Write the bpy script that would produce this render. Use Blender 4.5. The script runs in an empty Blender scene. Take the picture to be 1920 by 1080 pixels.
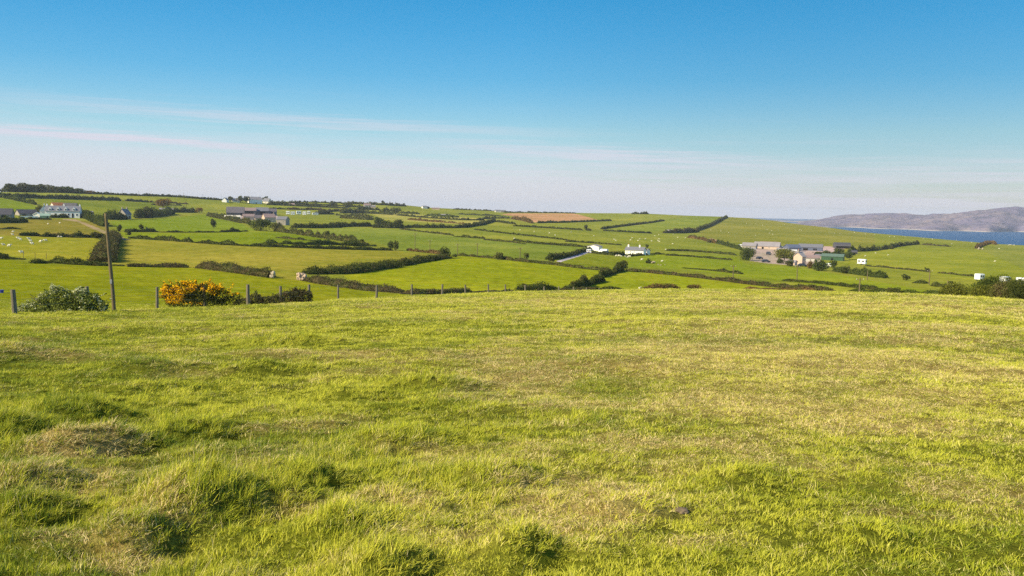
import bpy, bmesh, math, random
import numpy as np
from mathutils import Vector, Matrix

# ---------------------------------------------------------------- camera
EYE = 60.0                       # metres above the sea
FOC = 1600.0                     # focal length in photo pixels (1920 wide)
PITCH = math.atan(149.0 / FOC)
ROLL = 0.020
scene = bpy.context.scene
col = scene.collection
_f = np.array([0.0, math.cos(PITCH), -math.sin(PITCH)])
_r0 = np.array([1.0, 0.0, 0.0])
_u0 = np.cross(_r0, _f)
_r = math.cos(ROLL) * _r0 + math.sin(ROLL) * _u0
_u = math.cos(ROLL) * _u0 - math.sin(ROLL) * _r0
cam_data = bpy.data.cameras.new("camera")
cam_data.sensor_width = 36.0
cam_data.lens = 36.0 * FOC / 1920.0
cam_data.clip_start = 0.05
cam_data.clip_end = 60000.0
cam = bpy.data.objects.new("camera", cam_data)
col.objects.link(cam)
cam.matrix_world = Matrix(((_r[0], _u[0], -_f[0], 0), (_r[1], _u[1], -_f[1], 0),
                           (_r[2], _u[2], -_f[2], EYE), (0, 0, 0, 1)))
scene.camera = cam

# ---------------------------------------------------------------- light
SUN_EL = math.radians(33.0)
SUN_BACK = math.radians(27.0)    # the sun stands left and a little behind the camera
SUN_DIR = Vector((-math.cos(SUN_EL) * math.cos(SUN_BACK), -math.cos(SUN_EL) * math.sin(SUN_BACK), math.sin(SUN_EL)))
sd = bpy.data.lights.new("sun", 'SUN')
sd.energy = 4.6
sd.angle = math.radians(0.53)
sd.color = (1.0, 0.91, 0.68)
sun = bpy.data.objects.new("sun", sd)
col.objects.link(sun)
sun.location = (-60, -30, 120)
sun.rotation_euler = SUN_DIR.to_track_quat('Z', 'Y').to_euler()

scene.view_settings.view_transform = 'Standard'
scene.view_settings.look = 'None'
scene.view_settings.gamma = 1.0
scene.view_settings.exposure = 0.85
scene.cycles.max_bounces = 6
scene.cycles.diffuse_bounces = 2
scene.cycles.glossy_bounces = 2
scene.cycles.transmission_bounces = 3
scene.cycles.volume_bounces = 0
scene.cycles.use_denoising = False
scene.cycles.use_adaptive_sampling = True

def lin(c):
    return tuple((v / 255.0 / 12.92) if v / 255.0 <= 0.04045 else ((v / 255.0 + 0.055) / 1.055) ** 2.4 for v in c)

class NT:
    """short hand for building node trees"""
    def __init__(s, tree):
        s.t = tree
    def n(s, typ, **kw):
        nd = s.t.nodes.new(typ)
        for k, v in kw.items():
            setattr(nd, k, v)
        return nd
    def l(s, a, b):
        s.t.links.new(a, b)
    def setv(s, sock, v):
        if hasattr(v, 'is_linked') or isinstance(v, bpy.types.NodeSocket):
            s.l(v, sock)
        else:
            sock.default_value = v
    def math(s, op, a, b=None, c=None, clamp=False):
        nd = s.n('ShaderNodeMath', operation=op)
        nd.use_clamp = clamp
        for i, v in enumerate((a, b, c)):
            if v is not None:
                s.setv(nd.inputs[i], v)
        return nd.outputs[0]
    def mix(s, f, a, b, mode='MIX'):
        nd = s.n('ShaderNodeMix', data_type='RGBA', blend_type=mode)
        nd.clamp_factor = True
        s.setv(nd.inputs[0], f)
        s.setv(nd.inputs[6], a if not isinstance(a, tuple) else tuple(a)[:3] + (1,))
        s.setv(nd.inputs[7], b if not isinstance(b, tuple) else tuple(b)[:3] + (1,))
        return nd.outputs[2]
    def ramp(s, f, stops, interp='LINEAR'):
        nd = s.n('ShaderNodeValToRGB')
        cr = nd.color_ramp
        cr.interpolation = interp
        while len(cr.elements) < len(stops):
            cr.elements.new(0.5)
        for e, (p, c) in zip(cr.elements, stops):
            e.position = p
            e.color = (c, c, c, 1) if isinstance(c, (int, float)) else tuple(c)[:3] + (1,)
        s.setv(nd.inputs[0], f)
        return nd.outputs[0]
    def noise(s, vec, scale, detail=3.0, rough=0.55):
        nd = s.n('ShaderNodeTexNoise')
        if vec is not None:
            s.l(vec, nd.inputs['Vector'])
        nd.inputs['Scale'].default_value = scale
        nd.inputs['Detail'].default_value = detail
        nd.inputs['Roughness'].default_value = rough
        return nd.outputs['Fac']
    def mapping(s, vec, scale=(1, 1, 1), rot=(0, 0, 0), loc=(0, 0, 0)):
        nd = s.n('ShaderNodeMapping')
        s.l(vec, nd.inputs[0])
        nd.inputs['Location'].default_value = loc
        nd.inputs['Rotation'].default_value = rot
        nd.inputs['Scale'].default_value = scale
        return nd.outputs[0]

# sky: the physical sky, graded by elevation, with thin cirrus veils
world = bpy.data.worlds.new("World")
scene.world = world
world.use_nodes = True
wt = world.node_tree
wt.nodes.clear()
W = NT(wt)
out = W.n('ShaderNodeOutputWorld')
bg = W.n('ShaderNodeBackground')
W.l(bg.outputs[0], out.inputs[0])
sky = W.n('ShaderNodeTexSky', sky_type='NISHITA')
sky.sun_disc = False
sky.sun_elevation = SUN_EL
sky.sun_rotation = -math.atan2(SUN_DIR.x, SUN_DIR.y)
sky.altitude = 60
sky.air_density = 1.0
sky.dust_density = 0.4
sky.ozone_density = 2.0
tc = W.n('ShaderNodeTexCoord')
sep = W.n('ShaderNodeSeparateXYZ')
W.l(tc.outputs['Generated'], sep.inputs[0])
el = W.math('ARCSINE', sep.outputs[2])
az = W.math('ARCTAN2', sep.outputs[0], sep.outputs[1])
eln = W.math('DIVIDE', el, 0.35, clamp=True)          # 0..20 degrees
SKY_S = 0.10
# measured Nishita radiance is warm and pale low down; the grade pulls it to the photograph's clean spring blue
grade = W.ramp(eln, [(0.0, (0.60, 0.64, 0.76)), (0.12, (0.60, 0.66, 0.78)), (0.25, (0.50, 0.665, 0.725)),
                    (0.42, (0.26, 0.61, 0.76)), (0.56, (0.175, 0.605, 0.79)), (0.72, (0.105, 0.60, 0.81)), (1.0, (0.34, 0.60, 0.78))])
azf = W.math('MULTIPLY_ADD', W.math('DIVIDE', W.math('MULTIPLY', az, -1.0), 0.55, clamp=True), -0.22, 1.0)
gsc = W.n('ShaderNodeVectorMath', operation='SCALE'); W.l(grade, gsc.inputs[0]); W.l(azf, gsc.inputs['Scale'])
grade = gsc.outputs[0]
graded = W.mix(1.0, sky.outputs[0], grade, 'MULTIPLY')
# cirrus veils, long and flat, dipping slightly to the right
comb = W.n('ShaderNodeCombineXYZ')
W.l(az, comb.inputs[0]); W.l(el, comb.inputs[1])
cm = W.mapping(comb.outputs[0], scale=(1.6, 34.0, 1.0), rot=(0, 0, math.radians(0.4)))
n1 = W.noise(cm, 1.6, 6.0, 0.55)
cm2 = W.mapping(comb.outputs[0], scale=(5.0, 170.0, 1.0), rot=(0, 0, math.radians(-0.8)), loc=(3, 1, 0))
n2 = W.noise(cm2, 1.3, 7.0, 0.68)
nn = W.math('ADD', W.math('MULTIPLY', n1, 0.55), W.math('MULTIPLY', n2, 0.45))
# upper edge of the veil falls from left to right
edge = W.math('MULTIPLY_ADD', az, -0.05, 0.088)
below = W.math('DIVIDE', W.math('SUBTRACT', edge, el), 0.075)
veil = W.ramp(W.math('ADD', nn, W.math('MULTIPLY', below, 0.22)), [(0.48, 0.0), (0.55, 0.3), (0.66, 1.0)])
hi = W.ramp(W.math('DIVIDE', el, 0.16, clamp=True), [(0.0, 1.0), (0.28, 0.85), (0.45, 0.38), (0.62, 0.30), (0.8, 0.08), (1.0, 0.0)])
vf = W.math('MULTIPLY', W.math('MULTIPLY', veil, hi), 0.72)
# one brighter streak on the left, a thinner one in the middle
def streak(az0, az1, el0, slope, thick, amt):
    line = W.math('MULTIPLY_ADD', az, slope, el0)
    wob = W.math('MULTIPLY_ADD', n2, thick * 3.6, -thick * 1.8)
    d = W.math('ABSOLUTE', W.math('DIVIDE', W.math('ADD', W.math('SUBTRACT', el, line), wob), thick))
    g = W.math('SUBTRACT', 1.0, d, clamp=True)
    mid, half = (az0 + az1) / 2, (az1 - az0) / 2
    w = W.math('SUBTRACT', 1.0, W.math('POWER', W.math('DIVIDE', W.math('ABSOLUTE', W.math('SUBTRACT', az, mid)), half), 2.0), clamp=True)
    return W.math('MULTIPLY', W.math('MULTIPLY', g, w), amt)
s1 = streak(-0.75, -0.14, 0.0535, -0.026, 0.0085, 1.0)
s2 = streak(-0.16, 0.40, 0.0675, -0.050, 0.012, 0.75)
s3 = streak(-0.60, 0.10, 0.0880, -0.020, 0.009, 0.50)
vf = W.math('MAXIMUM', vf, s1); vf = W.math('MAXIMUM', vf, s2); vf = W.math('MAXIMUM', vf, s3)
cloudc = W.n('ShaderNodeRGB'); cloudc.outputs[0].default_value = (4.05, 3.98, 4.55, 1)
allsky = W.mix(vf, graded, cloudc.outputs[0])
W.l(allsky, bg.inputs[0])
bg.inputs[1].default_value = SKY_S

# ---------------------------------------------------------------- terrain function
def hash2(ix, iy, seed):
    h = (ix.astype(np.int64) * 374761393 + iy.astype(np.int64) * 668265263 + seed * 2246822519) & 0xFFFFFFFF
    h = ((h ^ (h >> 13)) * 1274126177) & 0xFFFFFFFF
    h = h ^ (h >> 16)
    return (h & 0xFFFFFF) / float(0xFFFFFF)

def vnoise(x, y, seed=0):
    xi, yi = np.floor(x), np.floor(y)
    fx, fy = x - xi, y - yi
    fx = fx * fx * fx * (fx * (fx * 6 - 15) + 10); fy = fy * fy * fy * (fy * (fy * 6 - 15) + 10)
    a = hash2(xi, yi, seed); b = hash2(xi + 1, yi, seed)
    c = hash2(xi, yi + 1, seed); d = hash2(xi + 1, yi + 1, seed)
    return (a + (b - a) * fx) * (1 - fy) + (c + (d - c) * fx) * fy

def fbm(x, y, seed=0, oct=4, gain=0.5):
    s, a, t = 0.0, 1.0, 0.0
    for k in range(oct):
        s = s + a * vnoise(x * 2.03 ** k + 17.3 * k, y * 2.03 ** k - 9.1 * k, seed + k)
        t += a; a *= gain
    return s / t

def pchip(xk, yk, x):
    h = np.diff(xk); d = np.diff(yk) / h
    m = np.zeros_like(yk)
    for i in range(1, len(xk) - 1):
        if d[i - 1] * d[i] > 0:
            w1, w2 = 2 * h[i] + h[i - 1], h[i] + 2 * h[i - 1]
            m[i] = (w1 + w2) / (w1 / d[i - 1] + w2 / d[i])
    m[0], m[-1] = d[0], d[-1]
    i = np.clip(np.searchsorted(xk, x) - 1, 0, len(xk) - 2)
    t = np.clip((x - xk[i]) / h[i], 0, 1)
    return ((2 * t**3 - 3 * t**2 + 1) * yk[i] + (t**3 - 2 * t**2 + t) * h[i] * m[i]
            + (-2 * t**3 + 3 * t**2) * yk[i + 1] + (t**3 - t**2) * h[i] * m[i + 1])

def ray(px, py):
    d = _f + _r * ((px - 960.0) / FOC) - _u * ((py - 540.0) / FOC)
    return d / math.hypot(d[0], d[1])          # unit horizontal length

def proj(x, y, z):
    """world -> photo pixels (arrays)"""
    X = np.stack([x, y, z - EYE], -1)
    c = X @ _f
    return 960 + FOC * (X @ _r) / c, 540 - FOC * (X @ _u) / c

CREST_X = [-300, 0, 100, 200, 300, 450, 590, 640, 700, 830, 960, 1100, 1200, 1400, 1500, 1600, 1700, 1800, 1920, 2300]
CREST_Y = [600, 589, 587, 584, 581, 575, 567, 561, 559, 553, 548, 545, 543, 543, 546, 549, 551, 556, 564, 590]
RC = ([0, 480, 700, 960, 1100, 1440, 1920], [42, 54, 66, 86, 95, 85, 70])
SKYL_X = [-300, 0, 130, 200, 320, 400, 500, 640, 720, 800, 900, 960, 1100, 1200, 1280, 1345, 1400, 1440, 1500, 1560, 1600, 1700, 1800, 1860, 1920, 2300]
SKYL_Y = [352, 360, 362, 365, 369, 373, 377, 380, 380.5, 389, 394, 397, 399.5, 400, 404, 406, 409, 413, 421.5, 428, 434, 443, 452, 457, 460, 482]
TX = [0, 480, 960, 1440, 1920]
TY = [[583, 490, 450, 410, 385, None], [571, 500, 460, 420, 395, None], [545.5, 500, 460, 425, 407, None],
      [541, 520, 490, 460, 430, None], [561, 525, 500, 480, 468, None]]
TR = [[92, 197, 308, 527, 750, 1000], [105, 203, 326, 625, 1070, 1250], [150, 235, 418, 753, 1143, 1500],
      [185, 269, 450, 703, 1100, 1500], [150, 333, 515, 700, 880, 1090]]
ty = np.array([[v if v is not None else 0 for v in r] for r in TY], float)
tr = np.array(TR, float)
RG = np.concatenate([np.linspace(0.0, 0.5, 4)[:-1], np.geomspace(0.5, 4200, 900)])
colx = np.arange(-260, 2181, 20)
NC = len(colx)
AZ = np.zeros(NC); HT = np.zeros((NC, len(RG)))
for i, x in enumerate(colx):
    cy = np.interp(x, CREST_X, CREST_Y); rc = np.interp(x, *RC)
    sy = np.interp(x, SKYL_X, SKYL_Y)
    ys = [np.interp(x, TX, ty[:, k]) for k in range(5)] + [sy]
    rs = [np.interp(x, TX, tr[:, k]) for k in range(6)]
    rsk = rs[-1]
    if x > 1440:
        rsk = rs[-1]
    R, Z = [0.0], [EYE - 1.6]
    dc = ray(x, cy)
    AZ[i] = math.atan2(dc[0], dc[1])
    zc = EYE + dc[2] * rc
    R += [rc * 0.5, rc]; Z += [EYE - 1.6 + (zc - EYE + 1.6) * 0.49, zc]
    # the far side of the hill, hidden from the camera
    d2 = ray(x, ys[0])
    rm = 0.5 * (rc + rs[0])
    R.append(rm); Z.append(EYE + d2[2] * rm - 1.3)
    for y, r in zip(ys, rs):
        d = ray(x, y)
        R.append(r); Z.append(EYE + d[2] * r)
    zs = Z[-1]; seaw = float(np.clip((x - 1300) / 200.0, 0, 1))
    for k, (fr, dz) in enumerate(((1.12, 5.0), (1.35, 14.0), (1.8, 28.0))):
        land = zs - dz - 0.002 * rsk * k
        sea_ = [zs - 14, zs * 0.25, -6.0][k]
        R.append(rsk * fr); Z.append(land * (1 - seaw) + sea_ * seaw)
    R += [3600, 4300]; Z += [Z[-1] * 0.5 - 6, -8.0]
    HT[i] = pchip(np.array(R), np.array(Z), np.clip(RG, 0, 4299))

TUSS = []      # tussocks of long grass: x, y, radius, height
def base_h(az, r):
    a = np.clip((az - AZ[0]) / (AZ[-1] - AZ[0]) * (NC - 1), 0, NC - 1.001)
    # azimuth columns are not equally spaced: look up properly
    a = np.interp(az, AZ, np.arange(NC)); a = np.clip(a, 0, NC - 1.001)
    b = np.interp(r, RG, np.arange(len(RG))); b = np.clip(b, 0, len(RG) - 1.001)
    ia, ib = a.astype(int), b.astype(int); fa, fb = a - ia, b - ib
    v = (HT[ia, ib] * (1 - fa) + HT[ia + 1, ib] * fa) * (1 - fb) + (HT[ia, ib + 1] * (1 - fa) + HT[ia + 1, ib + 1] * fa) * fb
    return v

def ground_z(x, y):
    x = np.asarray(x, float); y = np.asarray(y, float)
    r = np.hypot(x, y); az = np.arctan2(x, y)
    back = np.clip((np.abs(az) - 0.8) / 1.6, 0, 1)
    z = base_h(az, r)
    if np.any(back > 0):
        zm = 0.5 * (base_h(np.full_like(r, AZ[0]), r) + base_h(np.full_like(r, AZ[-1]), r))
        z = z * (1 - back) + zm * back
    near = np.clip((30 - r) / 20, 0, 1)
    left = np.clip((4.0 - x) / 6.0, 0.30, 1.0)
    z = z + near * left * (0.16 * (fbm(x / 0.95, y / 0.95, 5, 3) - 0.5) + 0.065 * (vnoise(x / 0.24, y / 0.24, 8) - 0.5))
    mid = np.clip((r - 3) / 12, 0, 1) * np.clip((120 - r) / 40, 0, 1)
    z = z + mid * (0.30 * (fbm(x / 5.5, y / 5.5, 11, 3) - 0.5) + 0.14 * (fbm(x / 1.7, y / 1.7, 21, 3) - 0.5)) * np.clip(1.3 - r / 90, 0.35, 1)
    far = np.clip((r - 120) / 60, 0, 1) * np.clip((1000 - r) / 200, 0, 1)
    z = z + far * 0.9 * (fbm(x / 48.0, y / 48.0, 31, 3) - 0.5)
    for tx, ty_, tr_, th, an, el_ in TUSS:
        dx, dy = x - tx, y - ty_
        ca, sa = math.cos(an), math.sin(an)
        u = (dx * ca + dy * sa) / (tr_ * el_); v = (-dx * sa + dy * ca) / tr_
        q = u * u + v * v
        if np.any(q < 9):
            z = z + 0.90 * th * np.exp(-q ** 1.6)
            # scooped hollow on the lee side of the hummock
            q2 = (u - 0.0) ** 2 + ((dx - 1.45 * tr_) ** 2 + (dy + 0.3 * tr_) ** 2) / tr_ ** 2
            z = z - 0.85 * th * np.exp(-q2)
    return z

_RS = np.concatenate([np.geomspace(1.5, 120, 500), np.geomspace(120.5, 1600, 1600)])
def P(px, py, far=True):
    """photo pixel -> point on the terrain (beyond the crest of the near hill when far)"""
    d = ray(px, py)
    rmin = np.interp(px, *RC) * 1.3 if far else 1.5
    rmax = np.interp(px, TX, tr[:, 5])
    rs = _RS[(_RS >= rmin) & (_RS <= rmax)] if far else _RS[_RS < np.interp(px, *RC) * 1.05]
    z = ground_z(d[0] * rs, d[1] * rs)
    hit = np.nonzero(EYE + d[2] * rs <= z)[0]
    if len(hit):
        r = rs[hit[0]]
    else:
        r = rs[np.argmax((z - EYE) / rs)]
    return np.array([d[0] * r, d[1] * r, float(ground_z(d[0] * r, d[1] * r))]), r

def PR(px, r):
    d = ray(px, np.interp(px, SKYL_X, SKYL_Y) + 60)
    return np.array([d[0] * r, d[1] * r, float(ground_z(d[0] * r, d[1] * r))])

def z_at(px, py, r):
    return EYE + ray(px, py)[2] * r

# tussocks seen in the lower left of the meadow (photo pixel, radius m, height m, angle, elongation)
_T = [(180, 842, .34, .24, .5, 1.6), (400, 950, .34, .27, .3, 1.7), (575, 905, .26, .17, .2, 1.3), (375, 815, .34, .17, .2, 1.6),
      (735, 1065, .19, .13, .4, 1.3), (985, 1035, .19, .15, .3, 1.2), (845, 728, .5, .16, .2, 1.5), (5, 815, .40, .22, .2, 1.4),
      (140, 780, .42, .18, .2, 1.3), (265, 1010, .22, .16, .5, 1.2), (55, 975, .26, .16, .2, 1.3), (930, 900, .26, .11, .2, 1.3),
      (640, 1000, .22, .12, .1, 1.3), (515, 700, .5, .15, .3, 1.7), (20, 665, .9, .22, .1, 1.6), (1200, 950, .26, .05, .2, 1.4),
      (1100, 1040, .16, .06, .2, 1.2), (680, 745, .4, .10, .2, 1.4), (60, 910, .30, .16, .3, 1.3), (1640, 1010, .24, .08, .1, 1.2),
      (560, 640, .9, .16, .1, 1.6), (300, 690, .6, .14, .2, 1.5), (760, 830, .35, .10, .2, 1.3), (1420, 900, .3, .07, .2, 1.4)]
_tp = [(P(a, b, False)[0], c, d, e, f) for a, b, c, d, e, f in _T]
for p, c, d, e, f in _tp:
    TUSS.append((p[0], p[1], c, d, e, f))

# ---------------------------------------------------------------- object helpers
def tag(o, label=None, cat=None, group=None, kind=None):
    if label: o["label"] = label
    if cat: o["category"] = cat
    if group: o["group"] = group
    if kind: o["kind"] = kind
    return o

def mesh_np(name, V, F, mat=None, smooth=False):
    """V (n,3), F list of arrays (m,k)"""
    me = bpy.data.meshes.new(name)
    V = np.asarray(V, np.float32)
    Fs = F if isinstance(F, list) else [F]
    Fs = [np.asarray(f, np.int32) for f in Fs if len(f)]
    loops = np.concatenate([f.ravel() for f in Fs])
    tot = np.concatenate([np.full(len(f), f.shape[1], np.int32) for f in Fs])
    start = np.concatenate([[0], np.cumsum(tot)[:-1]]).astype(np.int32)
    me.vertices.add(len(V)); me.vertices.foreach_set("co", V.ravel())
    me.loops.add(len(loops)); me.loops.foreach_set("vertex_index", loops)
    me.polygons.add(len(tot)); me.polygons.foreach_set("loop_start", start); me.polygons.foreach_set("loop_total", tot)
    if smooth:
        me.polygons.foreach_set("use_smooth", np.ones(len(tot), bool))
    me.update(calc_edges=True)
    me.validate()
    if mat: me.materials.append(mat)
    return me

def obj(name, me, parent=None, loc=(0, 0, 0), rotz=0.0):
    o = bpy.data.objects.new(name, me)
    col.objects.link(o)
    o.location = [float(v) for v in loc]
    o.rotation_euler = (0, 0, rotz)
    if parent is not None: o.parent = parent
    return o

def empty(name, loc, rotz=0.0):
    o = bpy.data.objects.new(name, None)
    o.empty_display_size = 0.5
    col.objects.link(o)
    o.location = [float(v) for v in loc]
    o.rotation_euler = (0, 0, rotz)
    return o

class MB:
    """collects simple solids into one mesh"""
    def __init__(s):
        s.bm = bmesh.new()
    def box(s, c, size, rz=0.0, bevel=0.0):
        m = Matrix.Translation(c) @ Matrix.Rotation(rz, 4, 'Z') @ Matrix.Diagonal((size[0], size[1], size[2], 1))
        r = bmesh.ops.create_cube(s.bm, size=1.0, matrix=m)
        if bevel > 0:
            vs = r['verts']; es = list({e for v in vs for e in v.link_edges})
            bmesh.ops.bevel(s.bm, geom=es, offset=bevel, segments=2, affect='EDGES', profile=0.6)
        return s
    def prism(s, prof, x0, x1):
        """profile in (y, z) extruded along x"""
        a = [s.bm.verts.new((x0, p[0], p[1])) for p in prof]; b = [s.bm.verts.new((x1, p[0], p[1])) for p in prof]
        s.bm.faces.new(a); s.bm.faces.new(list(reversed(b)))
        for i in range(len(prof)):
            j = (i + 1) % len(prof)
            s.bm.faces.new((a[j], a[i], b[i], b[j]))
        return s
    def tube(s, p0, p1, r0, r1, seg=10, wob=0.0):
        p0, p1 = Vector(p0), Vector(p1); n = 1 if wob == 0 else 6
        d = (p1 - p0).normalized(); a = d.orthogonal().normalized(); b = d.cross(a)
        rings = []
        for k in range(n + 1):
            t = k / n; c = p0.lerp(p1, t); rr = r0 + (r1 - r0) * t
            if 0 < k < n: c = c + a * random.uniform(-wob, wob) + b * random.uniform(-wob, wob)
            rings.append([s.bm.verts.new(c + (a * math.cos(2 * math.pi * i / seg) + b * math.sin(2 * math.pi * i / seg)) * rr) for i in range(seg)])
        for k in range(n):
            for i in range(seg):
                j = (i + 1) % seg
                s.bm.faces.new((rings[k][i], rings[k][j], rings[k + 1][j], rings[k + 1][i]))
        s.bm.faces.new(list(reversed(rings[0]))); s.bm.faces.new(rings[-1])
        return s
    def path(s, pts, rads, seg=14, bump=0.0):
        rings = []
        for c, rr in zip(pts, rads):
            rings.append([s.bm.verts.new((c[0] + math.cos(2 * math.pi * i / seg) * rr * (1 + random.uniform(-bump, bump)), c[1] + math.sin(2 * math.pi * i / seg) * rr, c[2])) for i in range(seg)])
        for r0, r1 in zip(rings[:-1], rings[1:]):
            for i in range(seg):
                j = (i + 1) % seg
                s.bm.faces.new((r0[i], r0[j], r1[j], r1[i]))
        s.bm.faces.new(list(reversed(rings[0]))); s.bm.faces.new(rings[-1])
        return s
    def build(s, name, mat, parent=None, loc=(0, 0, 0), rotz=0.0, smooth=False):
        me = bpy.data.meshes.new(name)
        bmesh.ops.recalc_face_normals(s.bm, faces=s.bm.faces)
        s.bm.to_mesh(me); s.bm.free()
        if smooth:
            me.polygons.foreach_set("use_smooth", np.ones(len(me.polygons), bool))
        me.materials.append(mat)
        return obj(name, me, parent, loc, rotz)

# ---------------------------------------------------------------- materials
def new_mat(name):
    m = bpy.data.materials.new(name); m.use_nodes = True
    m.node_tree.nodes.clear()
    N = NT(m.node_tree)
    o = N.n('ShaderNodeOutputMaterial'); b = N.n('ShaderNodeBsdfPrincipled')
    N.l(b.outputs[0], o.inputs[0])
    b.inputs['Roughness'].default_value = 0.9
    b.inputs['Specular IOR Level'].default_value = 0.0
    return m, N, b, o

def plain(name, c, rough=0.8, var=0.12, scale=3.0, spec=0.3, metal=0.0):
    m, N, b, o = new_mat(name)
    tcn = N.n('ShaderNodeTexCoord')
    f = N.noise(tcn.outputs['Object'], scale, 5, 0.6)
    f2 = N.noise(tcn.outputs['Object'], scale * 0.23, 2, 0.5)
    v = N.math('MULTIPLY_ADD', N.math('ADD', f, f2), var * 2, 1 - 2 * var)
    mc = N.n('ShaderNodeVectorMath', operation='SCALE'); mc.inputs[0].default_value = c; N.l(v, mc.inputs['Scale'])
    N.l(mc.outputs[0], b.inputs['Base Color'])
    b.inputs['Roughness'].default_value = rough; b.inputs['Specular IOR Level'].default_value = spec
    b.inputs['Metallic'].default_value = metal
    return m

def foliage(name, c1, c2, c3=None, f3=0.15, scale=0.5, trans=0.25):
    """leaf colours varying by leaf and by clump"""
    m, N, b, o = new_mat(name)
    geo = N.n('ShaderNodeNewGeometry')
    rnd = geo.outputs['Random Per Island']
    cl = N.noise(geo.outputs['Position'], scale, 3, 0.6)
    f = N.math('ADD', N.math('MULTIPLY', rnd, 0.5), N.math('MULTIPLY_ADD', cl, 1.6, -0.55), clamp=True)
    c = N.mix(f, c1, c2)
    if c3:
        g = N.noise(geo.outputs['Position'], scale * 1.7, 4, 0.6)
        mk = N.math('MULTIPLY', N.ramp(g, [(0.62 - f3 * 0.8, 0.0), (0.70 - f3 * 0.8, 1.0)]), N.ramp(rnd, [(0.15, 1.0), (0.9, 0.4)]))
        c = N.mix(mk, c, c3)
    N.l(c, b.inputs['Base Color'])
    b.inputs['Roughness'].default_value = 0.65
    tr_ = N.n('ShaderNodeBsdfTranslucent'); N.l(c, tr_.inputs[0])
    mx = N.n('ShaderNodeMixShader'); mx.inputs[0].default_value = trans
    N.l(b.outputs[0], mx.inputs[1]); N.l(tr_.outputs[0], mx.inputs[2]); N.l(mx.outputs[0], o.inputs[0])
    return m
# ---------------------------------------------------------------- ground sheet, split into fields
K = 1.60
def alb(c, k=1.0):
    return tuple(v / K * k * m for v, m in zip(lin(c), (1.02, 1.04, 1.40)))

def field_mat():
    m, N, b, o = new_mat("field_grass")
    oi = N.n('ShaderNodeObjectInfo')
    geo = N.n('ShaderNodeNewGeometry')
    pos = geo.outputs['Position']
    f1 = N.noise(pos, 0.012, 4, 0.6)
    f2 = N.noise(pos, 0.11, 5, 0.65)
    st = N.mapping(pos, scale=(0.9, 0.10, 1), rot=(0, 0, 0.25))
    f3 = N.noise(st, 0.35, 3, 0.6)
    f4 = N.noise(pos, 1.3, 3, 0.7)
    s = N.math('ADD', N.math('ADD', N.math('MULTIPLY', f1, 0.7), N.math('MULTIPLY', f2, 0.4)), N.math('ADD', N.math('MULTIPLY', f3, 0.25), N.math('MULTIPLY', f4, 0.35)))
    f5 = N.noise(pos, 0.45, 4, 0.75)
    s = N.math('ADD', s, N.math('MULTIPLY_ADD', f5, 1.6, -0.8))
    v = N.math('MULTIPLY_ADD', s, 1.15, 0.02)
    mc = N.n('ShaderNodeVectorMath', operation='SCALE'); N.l(oi.outputs['Color'], mc.inputs[0]); N.l(v, mc.inputs['Scale'])
    dryf = N.ramp(N.math('ADD', N.math('MULTIPLY', f2, 0.6), N.math('MULTIPLY', f1, 0.5)), [(0.48, 0.0), (0.66, 0.8)])
    lush = N.ramp(N.noise(pos, 0.035, 4, 0.6), [(0.48, 0.0), (0.68, 0.45)])
    c = N.mix(lush, mc.outputs[0], N.mix(1.0, mc.outputs[0], (0.86, 0.97, 0.85), 'MULTIPLY'))
    c = N.mix(dryf, c, N.mix(1.0, mc.outputs[0], (1.28, 1.06, 1.5), 'MULTIPLY'))
    N.l(c, b.inputs['Base Color'])
    bp = N.n('ShaderNodeBump'); bp.inputs['Strength'].default_value = 0.5; bp.inputs['Distance'].default_value = 0.25
    N.l(N.math('ADD', f4, f3), bp.inputs['Height']); N.l(bp.outputs[0], b.inputs['Normal'])
    return m

def pasture_mat():
    """thatch and soil under the near grass; the dry attribute marks the parched patches"""
    m, N, b, o = new_mat("meadow_sward")
    geo = N.n('ShaderNodeNewGeometry'); pos = geo.outputs['Position']
    at = N.n('ShaderNodeAttribute', attribute_name='dry')
    f = N.noise(pos, 9.0, 5, 0.7); g = N.noise(pos, 1.1, 4, 0.6); k = N.noise(pos, 45.0, 3, 0.7)
    mixf = N.math('ADD', N.math('MULTIPLY', f, 0.6), N.math('MULTIPLY', g, 0.4))
    c = N.mix(N.ramp(mixf, [(0.36, 0.0), (0.64, 1.0)]), (0.05, 0.062, 0.006), (0.22, 0.225, 0.020))
    s = N.mix(N.ramp(f, [(0.35, 0.0), (0.7, 1.0)]), (0.24, 0.16, 0.045), (0.48, 0.36, 0.13))
    c = N.mix(N.math('MULTIPLY', at.outputs['Fac'], 0.9), c, s)
    c = N.mix(N.ramp(k, [(0.3, 0.35), (0.55, 0.0)]), c, (0.03, 0.035, 0.01))
    N.l(c, b.inputs['Base Color']); b.inputs['Specular IOR Level'].default_value = 0.0
    bp = N.n('ShaderNodeBump'); bp.inputs['Strength'].default_value = 0.8; bp.inputs['Distance'].default_value = 0.05
    N.l(N.math('ADD', f, k), bp.inputs['Height']); N.l(bp.outputs[0], b.inputs['Normal'])
    return m

M_FIELD = field_mat(); M_PAST = pasture_mat()

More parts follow.
